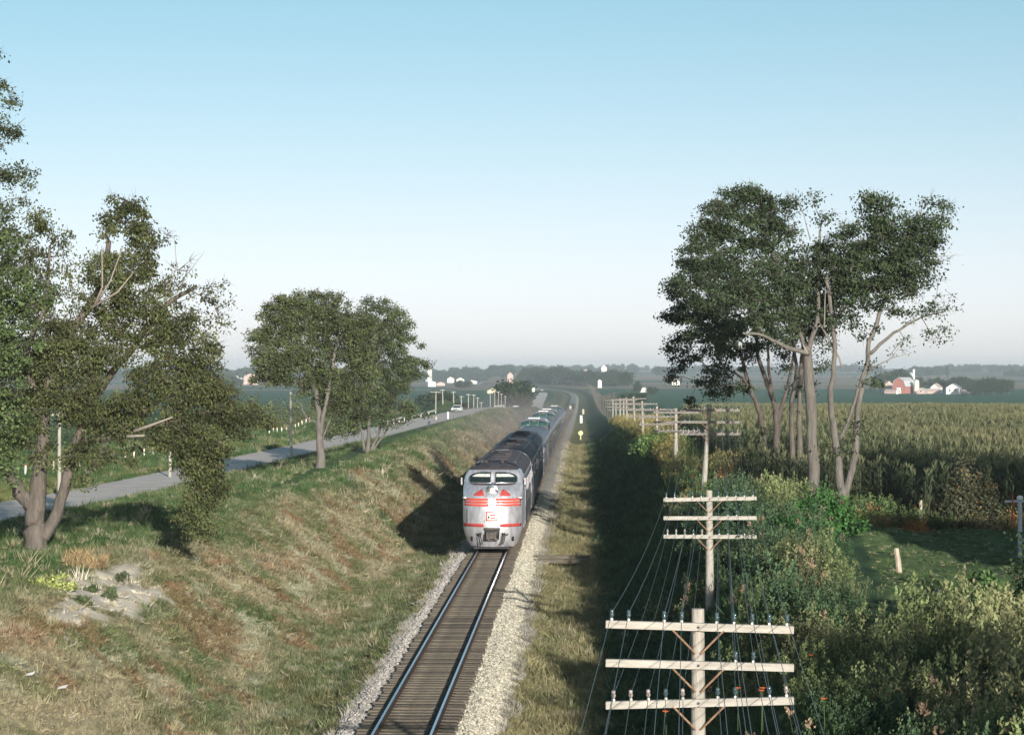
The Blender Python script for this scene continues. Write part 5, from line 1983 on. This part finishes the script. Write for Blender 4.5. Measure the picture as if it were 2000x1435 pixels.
def car_section(y, h=4.12):
    prof = [(1.50, .95), (1.52, 1.2), (1.52, 3.05), (1.47, 3.4), (1.28, 3.75), (.95, 3.96), (.5, 4.08), (0, h)]
    return [(x, y, z) for x, z in prof] + [(-x, y, z) for x, z in prof[-2::-1]]


def passenger_car(Yf, label, dome, i):
    L = 25.4
    root = empty("dome_car" if dome else ("baggage_car" if i == 0 else "passenger_car"), (0, 0, 0), 0, label, "railway car", "stainless steel passenger cars of the train")
    place_on_track(root, Yf, L)
    MB().loft([car_section(y) for y in (0, .05, 8, 17, L)]).build("body", m_carside, root, smooth=True)
    rf = [[(x * 1.006, y, z + .014) for x, z in [(1.475, 3.42), (1.29, 3.76), (.955, 3.965), (.5, 4.085), (0, 4.125)]] for y in (-.02, 9, 17, L + .02)]
    rf = [r_ + [(-x, y, z) for x, y, z in r_[-2::-1]] for r_ in rf]
    V = [p for r_ in rf for p in r_]
    n = len(rf[0])
    F = [(a * n + j, a * n + j + 1, (a + 1) * n + j + 1, (a + 1) * n + j) for a in range(len(rf) - 1) for j in range(n - 1)]
    link("roof", np_mesh("roof", V, F, m_carroof, smooth=True), root)
    MB().box(-.45, .45, -.3, 0, 1.1, 3.3).build("diaphragm", m_black, root)
    for s in (-1, 1):
        X = s * 1.522
        g = MB()
        for z in list(np.arange(1.15, 1.95, .1)) + [2.95, 3.05]:
            g.box(min(X, X + s * .02), max(X, X + s * .02), .3, L - .3, z, z + .05)
        g.build("fluting", m_carside, root)["kind"] = "stuff"
        if i == 0:
            for yy in (5, 17):
                MB().box(min(X, X + s * .03), max(X, X + s * .03), yy, yy + 2.4, 1.1, 2.95).build("baggage_door", m_carroof, root)
        else:
            for yy in np.arange(2.2, L - 2.5, 2.05):
                MB().box(min(X, X + s * .015), max(X, X + s * .015), yy, yy + 1.35, 2.15, 2.8).build("window", m_winglass, root)
    truck(root, 3.0, 2)
    truck(root, L - 3.0, 2)
    if dome:
        y0, y1 = 8.6, 17.2
        ribs = MB()
        # front sloping glass, side panes, roof plate
        def sec(y, top, wb):
            return [(wb, y, 3.75), (wb * .97, y, 4.25 if top > 4.4 else 3.95), (wb * .72, y, top - .1), (0, y, top), (-wb * .72, y, top - .1), (-wb * .97, y, 4.25 if top > 4.4 else 3.95), (-wb, y, 3.75)]
        core = MB()
        core.loft([[(1.34, y0 - .25, 3.7), (1.30, y0, 4.0), (.9, y0 + .02, 4.02), (0, y0 + .02, 4.02), (-.9, y0 + .02, 4.02), (-1.30, y0, 4.0), (-1.34, y0 - .25, 3.7)],
                   [(1.40, y0 + .5, 3.6), (1.36, y0 + .42, 4.40), (.95, y0 + .62, 4.72), (0, y0 + .70, 4.80), (-.95, y0 + .62, 4.72), (-1.36, y0 + .42, 4.40), (-1.40, y0 + .5, 3.6)],
                   [(1.40, y1 - .8, 3.6), (1.36, y1 - .8, 4.40), (.95, y1 - .8, 4.72), (0, y1 - .8, 4.80), (-.95, y1 - .8, 4.72), (-1.36, y1 - .8, 4.40), (-1.40, y1 - .8, 3.6)],
                   [(1.34, y1, 3.7), (1.2, y1, 3.95), (.9, y1, 4.0), (0, y1, 4.02), (-.9, y1, 4.0), (-1.2, y1, 3.95), (-1.34, y1, 3.7)]])
        d = core.build("dome", m_carside, root)
        # three front panes on the sloping face
        def face(u, v):
            xb = u * 1.28
            xt = u * 1.30
            x = xb + (xt - xb) * v
            zt = 4.66 - .27 * abs(u) ** 2.2
            z = 4.06 + (zt - 4.06) * v
            y = y0 + .02 + (.42 + .15 * (1 - abs(u))) * v
            return (x, y - .045, z)
        for a, b_ in ((-.97, -.36), (-.27, .27), (.36, .97)):
            V = [face(a + (b_ - a) * t, v) for v in (.06, .5, .94) for t in np.linspace(0, 1, 6)]
            F = [(r_ * 6 + t, r_ * 6 + t + 1, (r_ + 1) * 6 + t + 1, (r_ + 1) * 6 + t) for r_ in range(2) for t in range(5)]
            o = link("front_pane", np_mesh("front_pane", V, F, m_domeglass), d)
            md = o.modifiers.new("t", 'SOLIDIFY')
            md.thickness = .02
        for s in (-1, 1):
            yy = y0 + .75
            while yy < y1 - 1.6:
                MB().add([(s * 1.415, yy, 3.78), (s * 1.415, yy + .95, 3.78), (s * 1.385, yy + .95, 4.36), (s * 1.385, yy, 4.36), (s * 1.02, yy + .95, 4.70), (s * 1.02, yy, 4.70)],
                         [(0, 1, 2, 3), (3, 2, 4, 5)]).build("side_pane", m_domeglass, d)
                yy += 1.15
        MB().bevbox(-.62, .62, y0 + .75, y1 - .9, 4.74, 4.83, .02).build("dome_roof_plate", m_white if False else m_carside, d)
        MB().box(-.55, .55, y0 + .70, y0 + .95, 4.78, 4.86).build("dome_light_bar", m_white, d)
    return root


clab = ["baggage car behind the locomotives, grimy curved silver roof", "first dome car, wide green glass dome closest to the locomotives", "flat roofed stainless coach between the first two domes", "second dome car with rounded three pane dome front",
        "third dome car, its dome peeping out right behind the second dome", "flat roofed stainless coach behind the third dome", "flat roofed stainless sleeper ahead of the last dome", "rearmost visible dome car, small hazy dome at the far end of the train",
        "flat roofed car following the last visible dome", "last car of the train, just before the open track"]
for i in range(10):
    passenger_car(183.0 + 26.0 * i, clab[i], i in (1, 3, 4, 7), i)
# ------------------------------------------------------------------ posts, signs, vehicles
m_wpost = mat("whitewashed_post", (.74, .73, .68), rough=.8, var=.18, scale=5)
m_rtop = mat("red_reflector_top", (.70, .10, .05), rough=.5)
m_yel = mat("faded_yellow_sign", (.56, .58, .28), rough=.6, var=.1, scale=3)
m_dpost = mat("dark_steel_post", (.05, .06, .075), rough=.7)
m_fence = mat("old_fence_wood", (.22, .18, .14), rough=.95, var=.4, scale=3, bump=.6, stretch=(4, 4, .8))
m_fpale = mat("bleached_post_wood", (.46, .39, .31), rough=.95, var=.35, scale=3, bump=.7, stretch=(4, 4, .8))

wp = MB().tube([(0, 0, -.2), (0, 0, .92)], .075, 8).mesh("post", m_wpost, True)
wt = MB().tube([(0, 0, .921), (0, 0, .99)], .076, 8).mesh("red_top", m_rtop, True)
posts = [(24, 905, 140), (52, 905, 142), (80, 900, 145), (107, 898, 148), (158, 892, 151), (203, 888, 155), (225, 890, 160), (246, 884, 163), (264, 882, 167), (283, 880, 171), (301, 877, 176), (318, 875, 181)]
i = 0
for px in (24, 52, 80, 107, 158, 203, 225, 246, 264, 283, 301, 318, 433, 444, 528, 536, 544, 553, 562, 571, 579, 586, 593, 600, 607):
    # posts stand in a line beyond the far shoulder
    best = None
    for Yp in np.arange(110, 420, .5):
        x = rx(Yp) - 12.5
        if abs(1000 + 4400 * x / Yp - px) < 3:
            best = (x, Yp)
            break
    if best is None:
        continue
    x, Yp = best
    o = empty("guard_post", (x, Yp, gz(x, Yp)), 0, "white wooden roadside post with a small red top, %s from the left edge" % names[i], "post", "white guard posts beyond the highway")
    o.rotation_euler = (rnd.uniform(-.04, .04), rnd.uniform(-.05, .05), 0)
    link("post", wp, o)
    link("red_top", wt, o)
    i += 1


def simple_pole(px, Yp, ztop, label, arm=0, zb=None, r0=.14, name="utility_pole", m=None, group=None):
    x = at(px, Yp)
    zb = gz(x, Yp) if zb is None else zb
    o = empty(name, (x, Yp, zb), rnd.uniform(-.2, .2), label, "utility pole", group)
    o.rotation_euler = (0, rnd.uniform(-.03, .03), 0)
    MB().tube([(0, 0, -.3), (0, 0, ztop - zb)], [r0, r0 * .7], 8).build("pole_shaft", m or m_pole, o, smooth=True)
    if arm:
        MB().box(-arm, arm, -.14, -.04, ztop - zb - .25, ztop - zb - .12).build("crossarm", m_arm, o)
    return o


simple_pole(569, 225, CAM_Z - (765 - 722) / 4400 * 225, "pale utility pole beyond the highway, seen just left of the rounded tree's trunk", 0)
simple_pole(332, 180, CAM_Z - (868 - 722) / 4400 * 180, "short pale pole beyond the highway among the white guard posts", 0)
simple_pole(116, 152, 6.5, "grey utility pole seen through the spreading tree's foliage", 1.0)
row = [(851, 764, 803, 10), (865, 760, 798, 0), (886, 764, 792, 0), (901, 773, 790, 0), (915, 769, 790, 0), (925, 770, 792, 0), (932, 776, 796, 0), (940, 785, 798, 0), (957, 765, 782, 0), (966, 763, 780, 0), (973, 764, 780, 0), (979, 768, 782, 0), (986, 773, 785, 0)]
for i, (px, pt, pb, arm) in enumerate(row):
    Yp = 520 + 18 * i
    x = at(px, Yp)
    zt = CAM_Z - (pt - 722) / 4400 * Yp
    simple_pole(px, Yp, zt, "grey pole beyond the far highway bank, %s from the left" % names[i], 1.2 if arm else .55, r0=.15, group="poles beyond the far highway bank")

# whistle sign and white markers
def marker(px, pyb, hgt, w, label, m, name="marker_post", disc=0, Yp=None, cat="post"):
    if Yp is None:
        x, Yp, z = hit(px, pyb)
    else:
        x = at(px, Yp)
        z = gz(x, Yp)
    o = empty(name, (x, Yp, z), 0, label, cat)
    MB().bevbox(-w / 2, w / 2, -w / 2, w / 2, -.2, hgt, w * .12).build("post", m, o)
    if disc:
        MB().lathe([(disc, 0), (disc, .03)], (0, -w / 2 - .02, hgt), 16, 'y').build("sign_plate", m, o)
    return o


marker(1134, 851, 1.15, .20, "yellow whistle sign with a round top beside the ballast", m_yel, "whistle_sign", .42, Yp=388, cat="sign")
marker(1135, 797, 2.2, .75, "bright white lineside marker to the right of the far straight track", m_white, Yp=640)
marker(1139, 783, 2.0, .8, "small pale lineside marker just beyond the bright white marker", m_fpale, Yp=900)
marker(1114, 781, 1.6, .9, "pinkish white marker in the grass left of the far curve", m_fpale, Yp=1000)
marker(1071, 793, 1.4, .45, "small white marker poking above the train near its farthest dome", m_white, Yp=560)
marker(875, 821, 1.25, .28, "white marker post on the near shoulder of the highway", m_white, Yp=395)
marker(852, 823, .6, .28, "faded pinkish stake at the near road edge", m_fpale, Yp=385)
marker(838, 838, .95, .30, "dark blue grey post standing in the verge right of the dark trees", m_dpost, Yp=300)
marker(1041, 760, 3.6, 2.8, "white roadside sign left of the far highway bend", m_white, "roadside_sign", Yp=1750, cat="sign")


def guard_rail(x0, Y0, x1, Y1, label):
    a = Vector((x0, Y0, gz(x0, Y0)))
    b = Vector((x1, Y1, gz(x1, Y1)))
    o = empty("guard_rail", a, 0, label, "guard rail")
    d = b - a
    MB().tube([(0, 0, .65), (d.x, d.y, d.z + .65)], .16, 6).build("beam", m_wpost, o)
    for t in (0, .33, .66, 1):
        q = d * t
        MB().tube([(q.x, q.y, q.z - .1), (q.x, q.y, q.z + .7)], .09, 6).build("post", m_wpost, o)


guard_rail(at(805, 385), 385, at(851, 470), 470, "white highway guard rail peeping out right of the dark trees")
guard_rail(at(758, 350), 350, at(790, 378), 378, "white highway guard rail glimpsed under the dark trees")
guard_rail(at(966, 590), 590, at(984, 598), 598, "short white culvert rail in front of the grassy mound")
guard_rail(at(1003, 610), 610, at(1012, 612), 612, "tiny pale rail at the crest of the highway")


# fence posts near the lawn
def fpost(px, pb, ptop, Yp, label, m, w=.07, lean=0.0):
    Yp = hit(px, pb)[1]
    x = at(px, Yp)
    z0 = gz(x, Yp)
    zt = CAM_Z - (ptop - 722) / 4400 * Yp
    mb = MB()
    mb.tube([(0, 0, -.2), (lean * .5 + .01, 0, (zt - z0) * .5), (lean, .01, zt - z0)], [w, w * .95, w * .8], 7)
    o = mb.build("fence_post", m, None, smooth=True, loc=(x, Yp, z0))
    tag(o, label, "fence post", "old fence posts round the lawn")


fpost(1757, 1120, 1070, 67, "pale weathered leaning fence post standing out of the weeds before the lawn", m_fpale, .10, -.12)
fpost(1671, 1030, 985, 96, "dark thin fence post at the left end of the lawn below the forked tree", m_fence)
fpost(1798, 1030, 976, 96, "pale fence post beside the rust coloured grass at the lawn's far edge", m_fpale, .08)
fpost(1833, 1180, 1147, 63, "black thin fence post at the near left edge of the lawn", m_dpost)
fpost(1891, 1230, 1190, 58, "slim brown fence post left of the sumac sapling", m_fence, .05)
fpost(1966, 1270, 1232, 56, "slim brown fence post right of the sumac sapling", m_fence, .05)
bush("rusty_grass", "rust coloured dry grass around the pale fence post at the lawn's far edge", gbase(1785, 95.5), (.7, .35, .75), 1800, .26, (.34, .17, .05), 290, cat="grass tussock", nst=3, wr=.09, droop=-1.0)
bush("brown_grass", "low brown dry grass fringe along the lawn's far left edge", gbase(1725, 96), (1.5, .35, .5), 2600, .24, (.27, .19, .08), 291, cat="grass tussock", nst=3, wr=.09, droop=-1.0)
# clothesline post
x, Yp = at(1992, 82), 82
o = empty("clothesline_post", (x, Yp, gz(x, Yp)), 0, "pale grey T shaped clothesline post at the right edge of the lawn", "clothesline post")
MB().tube([(0, 0, -.2), (0, 0, 2.1)], .08, 10).build("post", mat("grey_painted_pipe", (.42, .47, .52), rough=.6, var=.2, scale=3), o, smooth=True)
MB().tube([(-.55, 0, 2.06), (.6, 0, 2.10)], .05, 8).build("crossbar", MATS["grey_painted_pipe"], o, smooth=True)
MB().lathe([(.001, 2.10), (.11, 2.13), (.13, 2.2), (.09, 2.27), (.001, 2.29)], n=10).build("cap", m_white, o, smooth=True)
MB().tube([(-.27, -.05, 2.35), (-.28, -.05, 1.4)], .03, 6).build("hanging_rod", m_redd, o)
tag(MB().bevbox(-.10, .10, -.08, .08, 0, .07, .02).build("paper_scrap", m_white, None, loc=(at(1923, 70), 70, gz(at(1923, 70), 70) + .01)), "white scrap of litter lying on the sunlit lawn", "litter")
for j, (px, py, lab) in enumerate([(58, 1336, "white scrap of paper in the grass at the lower left"), (122, 1358, "second white scrap lying in the bottom left grass"), (760, 1022, "white pebble like scrap inside the train's shadow")]):
    q = hit(px, py)
    tag(MB().add([(-.13, -.06, 0), (.10, -.10, .03), (.14, .08, .10), (-.08, .07, .05)], [(0, 1, 2, 3)]).build("paper_scrap", m_white, None, loc=(q[0], q[1], q[2] + .12)), lab, "litter")
# sleepers lying beside the track at the loco
o = empty("spare_timber", (tx(118) + 2.5, 118.5, tz(118) - .62), .03, "long weathered timber lying across the ballast to the right of the locomotive", "timber")
MB().bevbox(-1.2, 2.6, -.12, .12, 0, .22, .02).build("timber_beam", m_tie, o)
o = empty("spare_timber", (tx(117) + 2.7, 117.0, tz(117) - .66), -.03, "second timber lying parallel in front of the longer one", "timber")
MB().bevbox(-1.0, 2.2, -.12, .12, 0, .2, .02).build("timber_beam", m_tie, o)
# white car on the highway
def sedan(x, Yp, z, rz, label, body, fine=True):
    root = empty("sedan_car", (x, Yp, z), rz, label, "car")
    w = .93

    def sec(y, zb, zt, wb, wt):
        return [(-wb, y, zb), (wb, y, zb), (wb * 1.0, y, (zb + zt) / 2), (wt, y, zt), (-wt, y, zt), (-wb * 1.0, y, (zb + zt) / 2)]
    MB().loft([sec(-2.4, .42, .72, .86, .82), sec(-2.3, .32, .84, .92, .86), sec(-1.1, .28, .95, .94, .86), sec(1.1, .28, 1.0, .94, .86), sec(2.2, .34, .95, .92, .84), sec(2.4, .44, .85, .86, .80)]).build("body", body, root, smooth=True)
    cab = MB().loft([[(-.83, -.95, .93), (.83, -.95, .93), (.66, -.35, 1.38), (-.66, -.35, 1.38)], [(-.83, 1.5, .95), (.83, 1.5, .95), (.66, .9, 1.38), (-.66, .9, 1.38)]])
    c = cab.build("cabin_glass", m_winglass, root)
    MB().bevbox(-.66, .66, -.38, .95, 1.37, 1.43, .03).build("roof_panel", body, root)
    for s in (-1, 1):
        MB().tube([(s * .85, -.98, .93), (s * .67, -.36, 1.38)], .03, 4).build("pillar", body, root)
        for yy in (-1.5, 1.45):
            wh = MB().lathe([(.20, -.09), (.33, -.09), (.34, 0), (.33, .09), (.20, .09)], (s * .80, yy, .33), 14, 'x').build("wheel", m_black, root, smooth=True)
            MB().lathe([(.19, 0), (.19, s * .10), (.08, s * .11)], (s * .80, yy, .33), 12, 'x').build("rim", m_chrome, wh)
        MB().lathe([(.09, 0), (.09, .03)], (s * .68, -2.39, .62), 10, 'y').build("headlight", m_chrome, root)
    MB().bevbox(-.88, .88, -2.52, -2.42, .38, .52, .02).build("bumper", m_chrome, root)
    MB().box(-.5, .5, -2.43, -2.40, .55, .70).build("grille", m_black, root)
    return root


m_carpaint = mat("white_car_paint", (.74, .78, .76), rough=.3, spec=.6)
Yc = 470
xc = rx(Yc) - 1.2
sedan(xc, Yc, rzf(Yc) + .015, -.13, "white sedan driving toward the camera on the highway", m_carpaint)
Yc = 1850
sedan(rx(Yc) - 1.2, Yc, rzf(Yc) + .015, 0, "tiny pale car at the far bend of the highway", m_carpaint)

# ------------------------------------------------------------------ buildings
m_wall_w = mat("white_clapboard", (.78, .76, .70), rough=.7, var=.08, scale=2)
m_wall_r = mat("barn_red_boards", (.38, .15, .12), rough=.8, var=.25, scale=1.5)
m_roof_g = mat("grey_shingle_roof", (.28, .29, .30), rough=.85, var=.25, scale=2)
m_roof_m = mat("pale_metal_roof", (.52, .53, .53), rough=.5, var=.15, scale=1)
m_wall_p = mat("weathered_pink_boards", (.50, .38, .34), rough=.85, var=.25, scale=1)
m_silo = mat("cream_silo_staves", (.70, .66, .52), rough=.7, var=.12, scale=1.5)
m_brick_y = mat("cream_painted_wall", (.74, .68, .42), rough=.8)


def building(name, label, x, Yp, z, rz, w, l, h, rh, mw, mr, cat="house", gambrel=False, door=None, nwin=2, group=None, chim=False):
    root = empty(name, (x, Yp, z), rz, label, cat, group)
    if gambrel:
        prof = [(-w / 2, h), (-w * .36, h + rh * .62), (0, h + rh), (w * .36, h + rh * .62), (w / 2, h)]
    else:
        prof = [(-w / 2, h), (0, h + rh), (w / 2, h)]
    ring = lambda y: [(w / 2, y, -.4), (-w / 2, y, -.4)] + [(a, y, b) for a, b in prof]
    MB().loft([ring(-l / 2), ring(l / 2)]).build("wall", mw, root)
    rp = [(a * 1.07, b + .12 + (.0 if 0 < i < len(prof) - 1 else -.25)) for i, (a, b) in enumerate(prof)]
    rings = []
    for yy in (-l / 2 - .4, l / 2 + .4):
        rings.append([(a, yy, b) for a, b in rp] + [(a * .985, yy, b - .14) for a, b in rp[::-1]])
    MB().loft(rings).build("roof", mr, root)
    for k in range(nwin):
        xx = (k - (nwin - 1) / 2) * w / (nwin + .3)
        f = MB().box(xx - .55, xx + .55, -l / 2 - .06, -l / 2 + .02, h * .45, h * .45 + 1.5).build("window_frame", m_wall_w if mw is not m_wall_w else m_roof_m, root)
        MB().box(xx - .43, xx + .43, -l / 2 - .09, -l / 2 - .04, h * .45 + .12, h * .45 + 1.38).build("pane", m_winglass, f)
    if door:
        MB().box(-door / 2, door / 2, -l / 2 - .08, -l / 2 + .02, -.1, min(h * .8, door * 1.3)).build("door", m_roof_g if mw is m_wall_w else m_wall_w, root)
    if chim:
        MB().box(-.4, .4, -.4, .4, h + rh * .6, h + rh + .9).build("chimney", m_wall_r, root)
    return root


def silo(label, px, Yp, h, r_, m=None, z=None, name="silo", group=None, cat="silo"):
    x = at(px, Yp)
    o = empty(name, (x, Yp, gz(x, Yp) if z is None else z), 0, label, cat, group)
    MB().lathe([(r_, -.5), (r_, h)], n=20).build("drum", m or m_silo, o, smooth=True)
    MB().lathe([(r_ * 1.03, h + .002), (r_ * .8, h + r_ * .4), (r_ * .4, h + r_ * .62), (.05, h + r_ * .7)], n=20).build("cap", m_roof_m, o, smooth=True)
    return o


YF = 1570
bz = lambda px, Yp: gz(at(px, Yp), Yp)


def bld(name, label, px, Yp, rz, w, l, h, rh, mw, mr, **k):
    return building(name, label, at(px, Yp), Yp, bz(px, Yp), rz, w, l, h, rh, mw, mr, **k)


bld("barn", "red gambrel roofed barn with a grey roof and white trimmed end", 1766, YF, -.62, 9.5, 17, 5.2, 6.0, m_wall_r, m_roof_m, cat="barn", gambrel=True, door=3.4, nwin=2)
silo("cream silo standing right of the red barn", 1790, YF - 8, 8.6, 1.9)
bld("shed", "low pinkish shed in front of the silo", 1801, YF - 25, -.4, 6, 8, 2.6, 1.6, m_wall_p, m_roof_m, cat="shed", nwin=1)
bld("shed", "long low pale shed between the barn and the white house", 1818, YF - 20, 1.2, 5, 12, 2.2, 1.3, m_wall_p, m_wall_p, cat="shed", nwin=1)
bld("farmhouse", "small farmhouse with white gable and dark roof in the middle of the farmyard", 1829, YF - 15, -.5, 6, 8, 4.4, 2.4, m_wall_w, m_wall_p, nwin=2, chim=True)
bld("farmhouse", "largest white gabled building at the right end of the farmyard", 1863, YF - 40, -.30, 8.6, 17, 4.6, 2.6, m_wall_w, m_roof_g, nwin=2)
bld("shed", "flat pinkish shed right of the large white gabled building", 1884, YF - 20, 1.3, 4, 7, 1.9, .7, m_wall_p, m_wall_p, cat="shed", nwin=1)
bld("privy", "tiny white outbuilding in front of the barn's left end", 1752, YF - 30, 0, 1.6, 1.6, 2.6, .5, m_wall_w, m_roof_m, cat="outbuilding", nwin=0)
bld("shed", "low pale shed at the left of the barn", 1742, YF - 10, .9, 5, 9, 2.0, 1.0, m_wall_p, m_wall_p, cat="shed", nwin=1)
bld("shed", "narrow weathered pink shed at the far left of the farm", 1733, YF + 30, .2, 6, 7, 6.2, 2.4, m_wall_p, m_wall_p, cat="shed", nwin=1)
silo("white silo on the ridge behind the farm, shorter of two", 1779, 2900, 9, 2.6, m_white)
silo("white silo on the ridge behind the farm, taller and thinner", 1784.5, 2950, 14, 1.6, m_white)
# far left and centre
bld("farmhouse", "white house under the hazy wood at the far left, left of its pair", 461, 2700, .3, 9, 8, 6, 4.5, m_wall_w, m_roof_m, nwin=1)
bld("farmhouse", "smaller white gabled house right of its pair at the far left", 470, 2680, .3, 10, 8, 4, 4, m_wall_w, m_roof_m, nwin=1)
bld("barn", "broad hazy pink barn beside the rounded tree's crown", 489, 2650, .2, 18, 14, 7, 6, m_wall_p, m_wall_p, cat="barn", gambrel=True, nwin=0)
bld("farmhouse", "white cube shaped building at the right edge of the domed tree's crown", 843, 2300, .15, 8, 8, 4.5, 1.2, m_wall_w, m_wall_w, nwin=0)
silo("white water tank rising above the skyline by the domed tree", 837, 3300, 18, 5.0, m_white, name="water_tank", cat="water tank")
bld("farmhouse", "first small white house on the far tan field", 880, 3000, .1, 9, 7, 5.5, 2.5, m_wall_w, m_wall_w, nwin=0)
bld("farmhouse", "second small white house on the far tan field", 899.5, 2900, -.1, 9.5, 7, 4.5, 2.5, m_wall_w, m_wall_w, nwin=0)
bld("shed", "long low white shed right of the two far white houses", 921, 2800, .2, 12, 9, 3.4, 1.5, m_wall_w, m_wall_p, cat="shed", nwin=0)
bld("farmhouse", "yellowish white house at the field edge left of the big dark tree", 963, 1650, .15, 9, 6, 2.0, 1.8, m_brick_y, m_brick_y, nwin=0)
bld("farmhouse", "hazy pink gabled house peeping over the big dark tree", 996, 2500, .1, 6.5, 6, 9.5, 3.0, m_wall_p, m_wall_p, nwin=0)
bld("farmhouse", "pink roofed house half hidden in the skyline wood", 1144, 2480, .1, 10, 8, 13, 3, m_wall_p, m_wall_p, nwin=0)
bld("elevator_tower", "bright white tower shaped building on the skyline wood", 1179, 2600, .12, 6.0, 6, 18, 2.5, m_white, m_white, cat="tower", nwin=0)
bld("shed", "small upright white outbuilding below the skyline wood", 1171, 2000, .1, 3.4, 3.4, 6.0, 1.5, m_wall_w, m_wall_w, cat="outbuilding", nwin=0)
bld("shed", "low cream shed at the wood's right end by the tan field", 1256, 1650, .2, 9, 5, 2.2, 1.2, m_wall_w, m_wall_p, cat="shed", nwin=0)
bld("shed", "tiny pinkish shed on the far tan field at left", 860, 2400, .2, 9, 6, 2.8, 1.5, m_wall_p, m_wall_p, cat="shed", nwin=0)
bld("barn", "small white barn just visible right of the leaning trees' low foliage", 1318, 2300, .2, 8, 8, 4, 3, m_wall_w, m_roof_m, cat="barn", nwin=0)
# farmhouse just outside the right edge that shades the lawn and corn
building("farmhouse", "farmhouse just outside the right edge whose shadow crosses the lawn", 29.5, 60.0, gz(29.5, 60) - .1, 1.571 - .27, 8.5, 11.5, 5.6, 3.4, m_wall_w, m_roof_g, nwin=2)

# ------------------------------------------------------------------ air
hz = bpy.data.materials.new("haze_volume")
hz.use_nodes = True
hn = hz.node_tree.nodes
hn.clear()
pv = hn.new("ShaderNodeVolumePrincipled")
pv.inputs["Color"].default_value = (.78, .90, 1.0, 1)
pv.inputs["Density"].default_value = 1.35e-4
pv.inputs["Anisotropy"].default_value = 0.0
ho = hn.new("ShaderNodeOutputMaterial")
hz.node_tree.links.new(pv.outputs[0], ho.inputs["Volume"])
hb = MB().box(-5600, 5600, -80, 9000, -35, 42)
h = hb.build("haze", hz)
tag(h, "thin pale summer haze", kind="stuff")

# exhaust haze drifting back over the train
sm = bpy.data.materials.new("exhaust_volume")
sm.use_nodes = True
n_ = sm.node_tree.nodes
l_ = sm.node_tree.links
n_.clear()
pv = n_.new("ShaderNodeVolumePrincipled")
pv.inputs["Color"].default_value = (.45, .40, .42, 1)
tcn = n_.new("ShaderNodeTexCoord")
gr = n_.new("ShaderNodeTexGradient")
gr.gradient_type = 'SPHERICAL'
l_.new(tcn.outputs["Object"], gr.inputs[0])
mm_ = n_.new("ShaderNodeMath")
mm_.operation = 'MULTIPLY'
mm_.inputs[1].default_value = .009
l_.new(gr.outputs["Fac"], mm_.inputs[0])
l_.new(mm_.outputs[0], pv.inputs["Density"])
oo = n_.new("ShaderNodeOutputMaterial")
l_.new(pv.outputs[0], oo.inputs["Volume"])
bm = bmesh.new()
bmesh.ops.create_icosphere(bm, subdivisions=3, radius=1.0)
me = bpy.data.meshes.new("exhaust_smoke")
bm.to_mesh(me)
bm.free()
me.materials.append(sm)
sk = link("exhaust_smoke", me, None, (tx(300) - 4.5, 300, 2.2))
sk.scale = (9, 150, 4.6)
sk.rotation_euler = (-.006, 0, -TH)
tag(sk, "thin brownish exhaust haze trailing over the train", kind="stuff")

print("objects", len(bpy.data.objects), "polys", sum(len(m.polygons) for m in bpy.data.meshes))
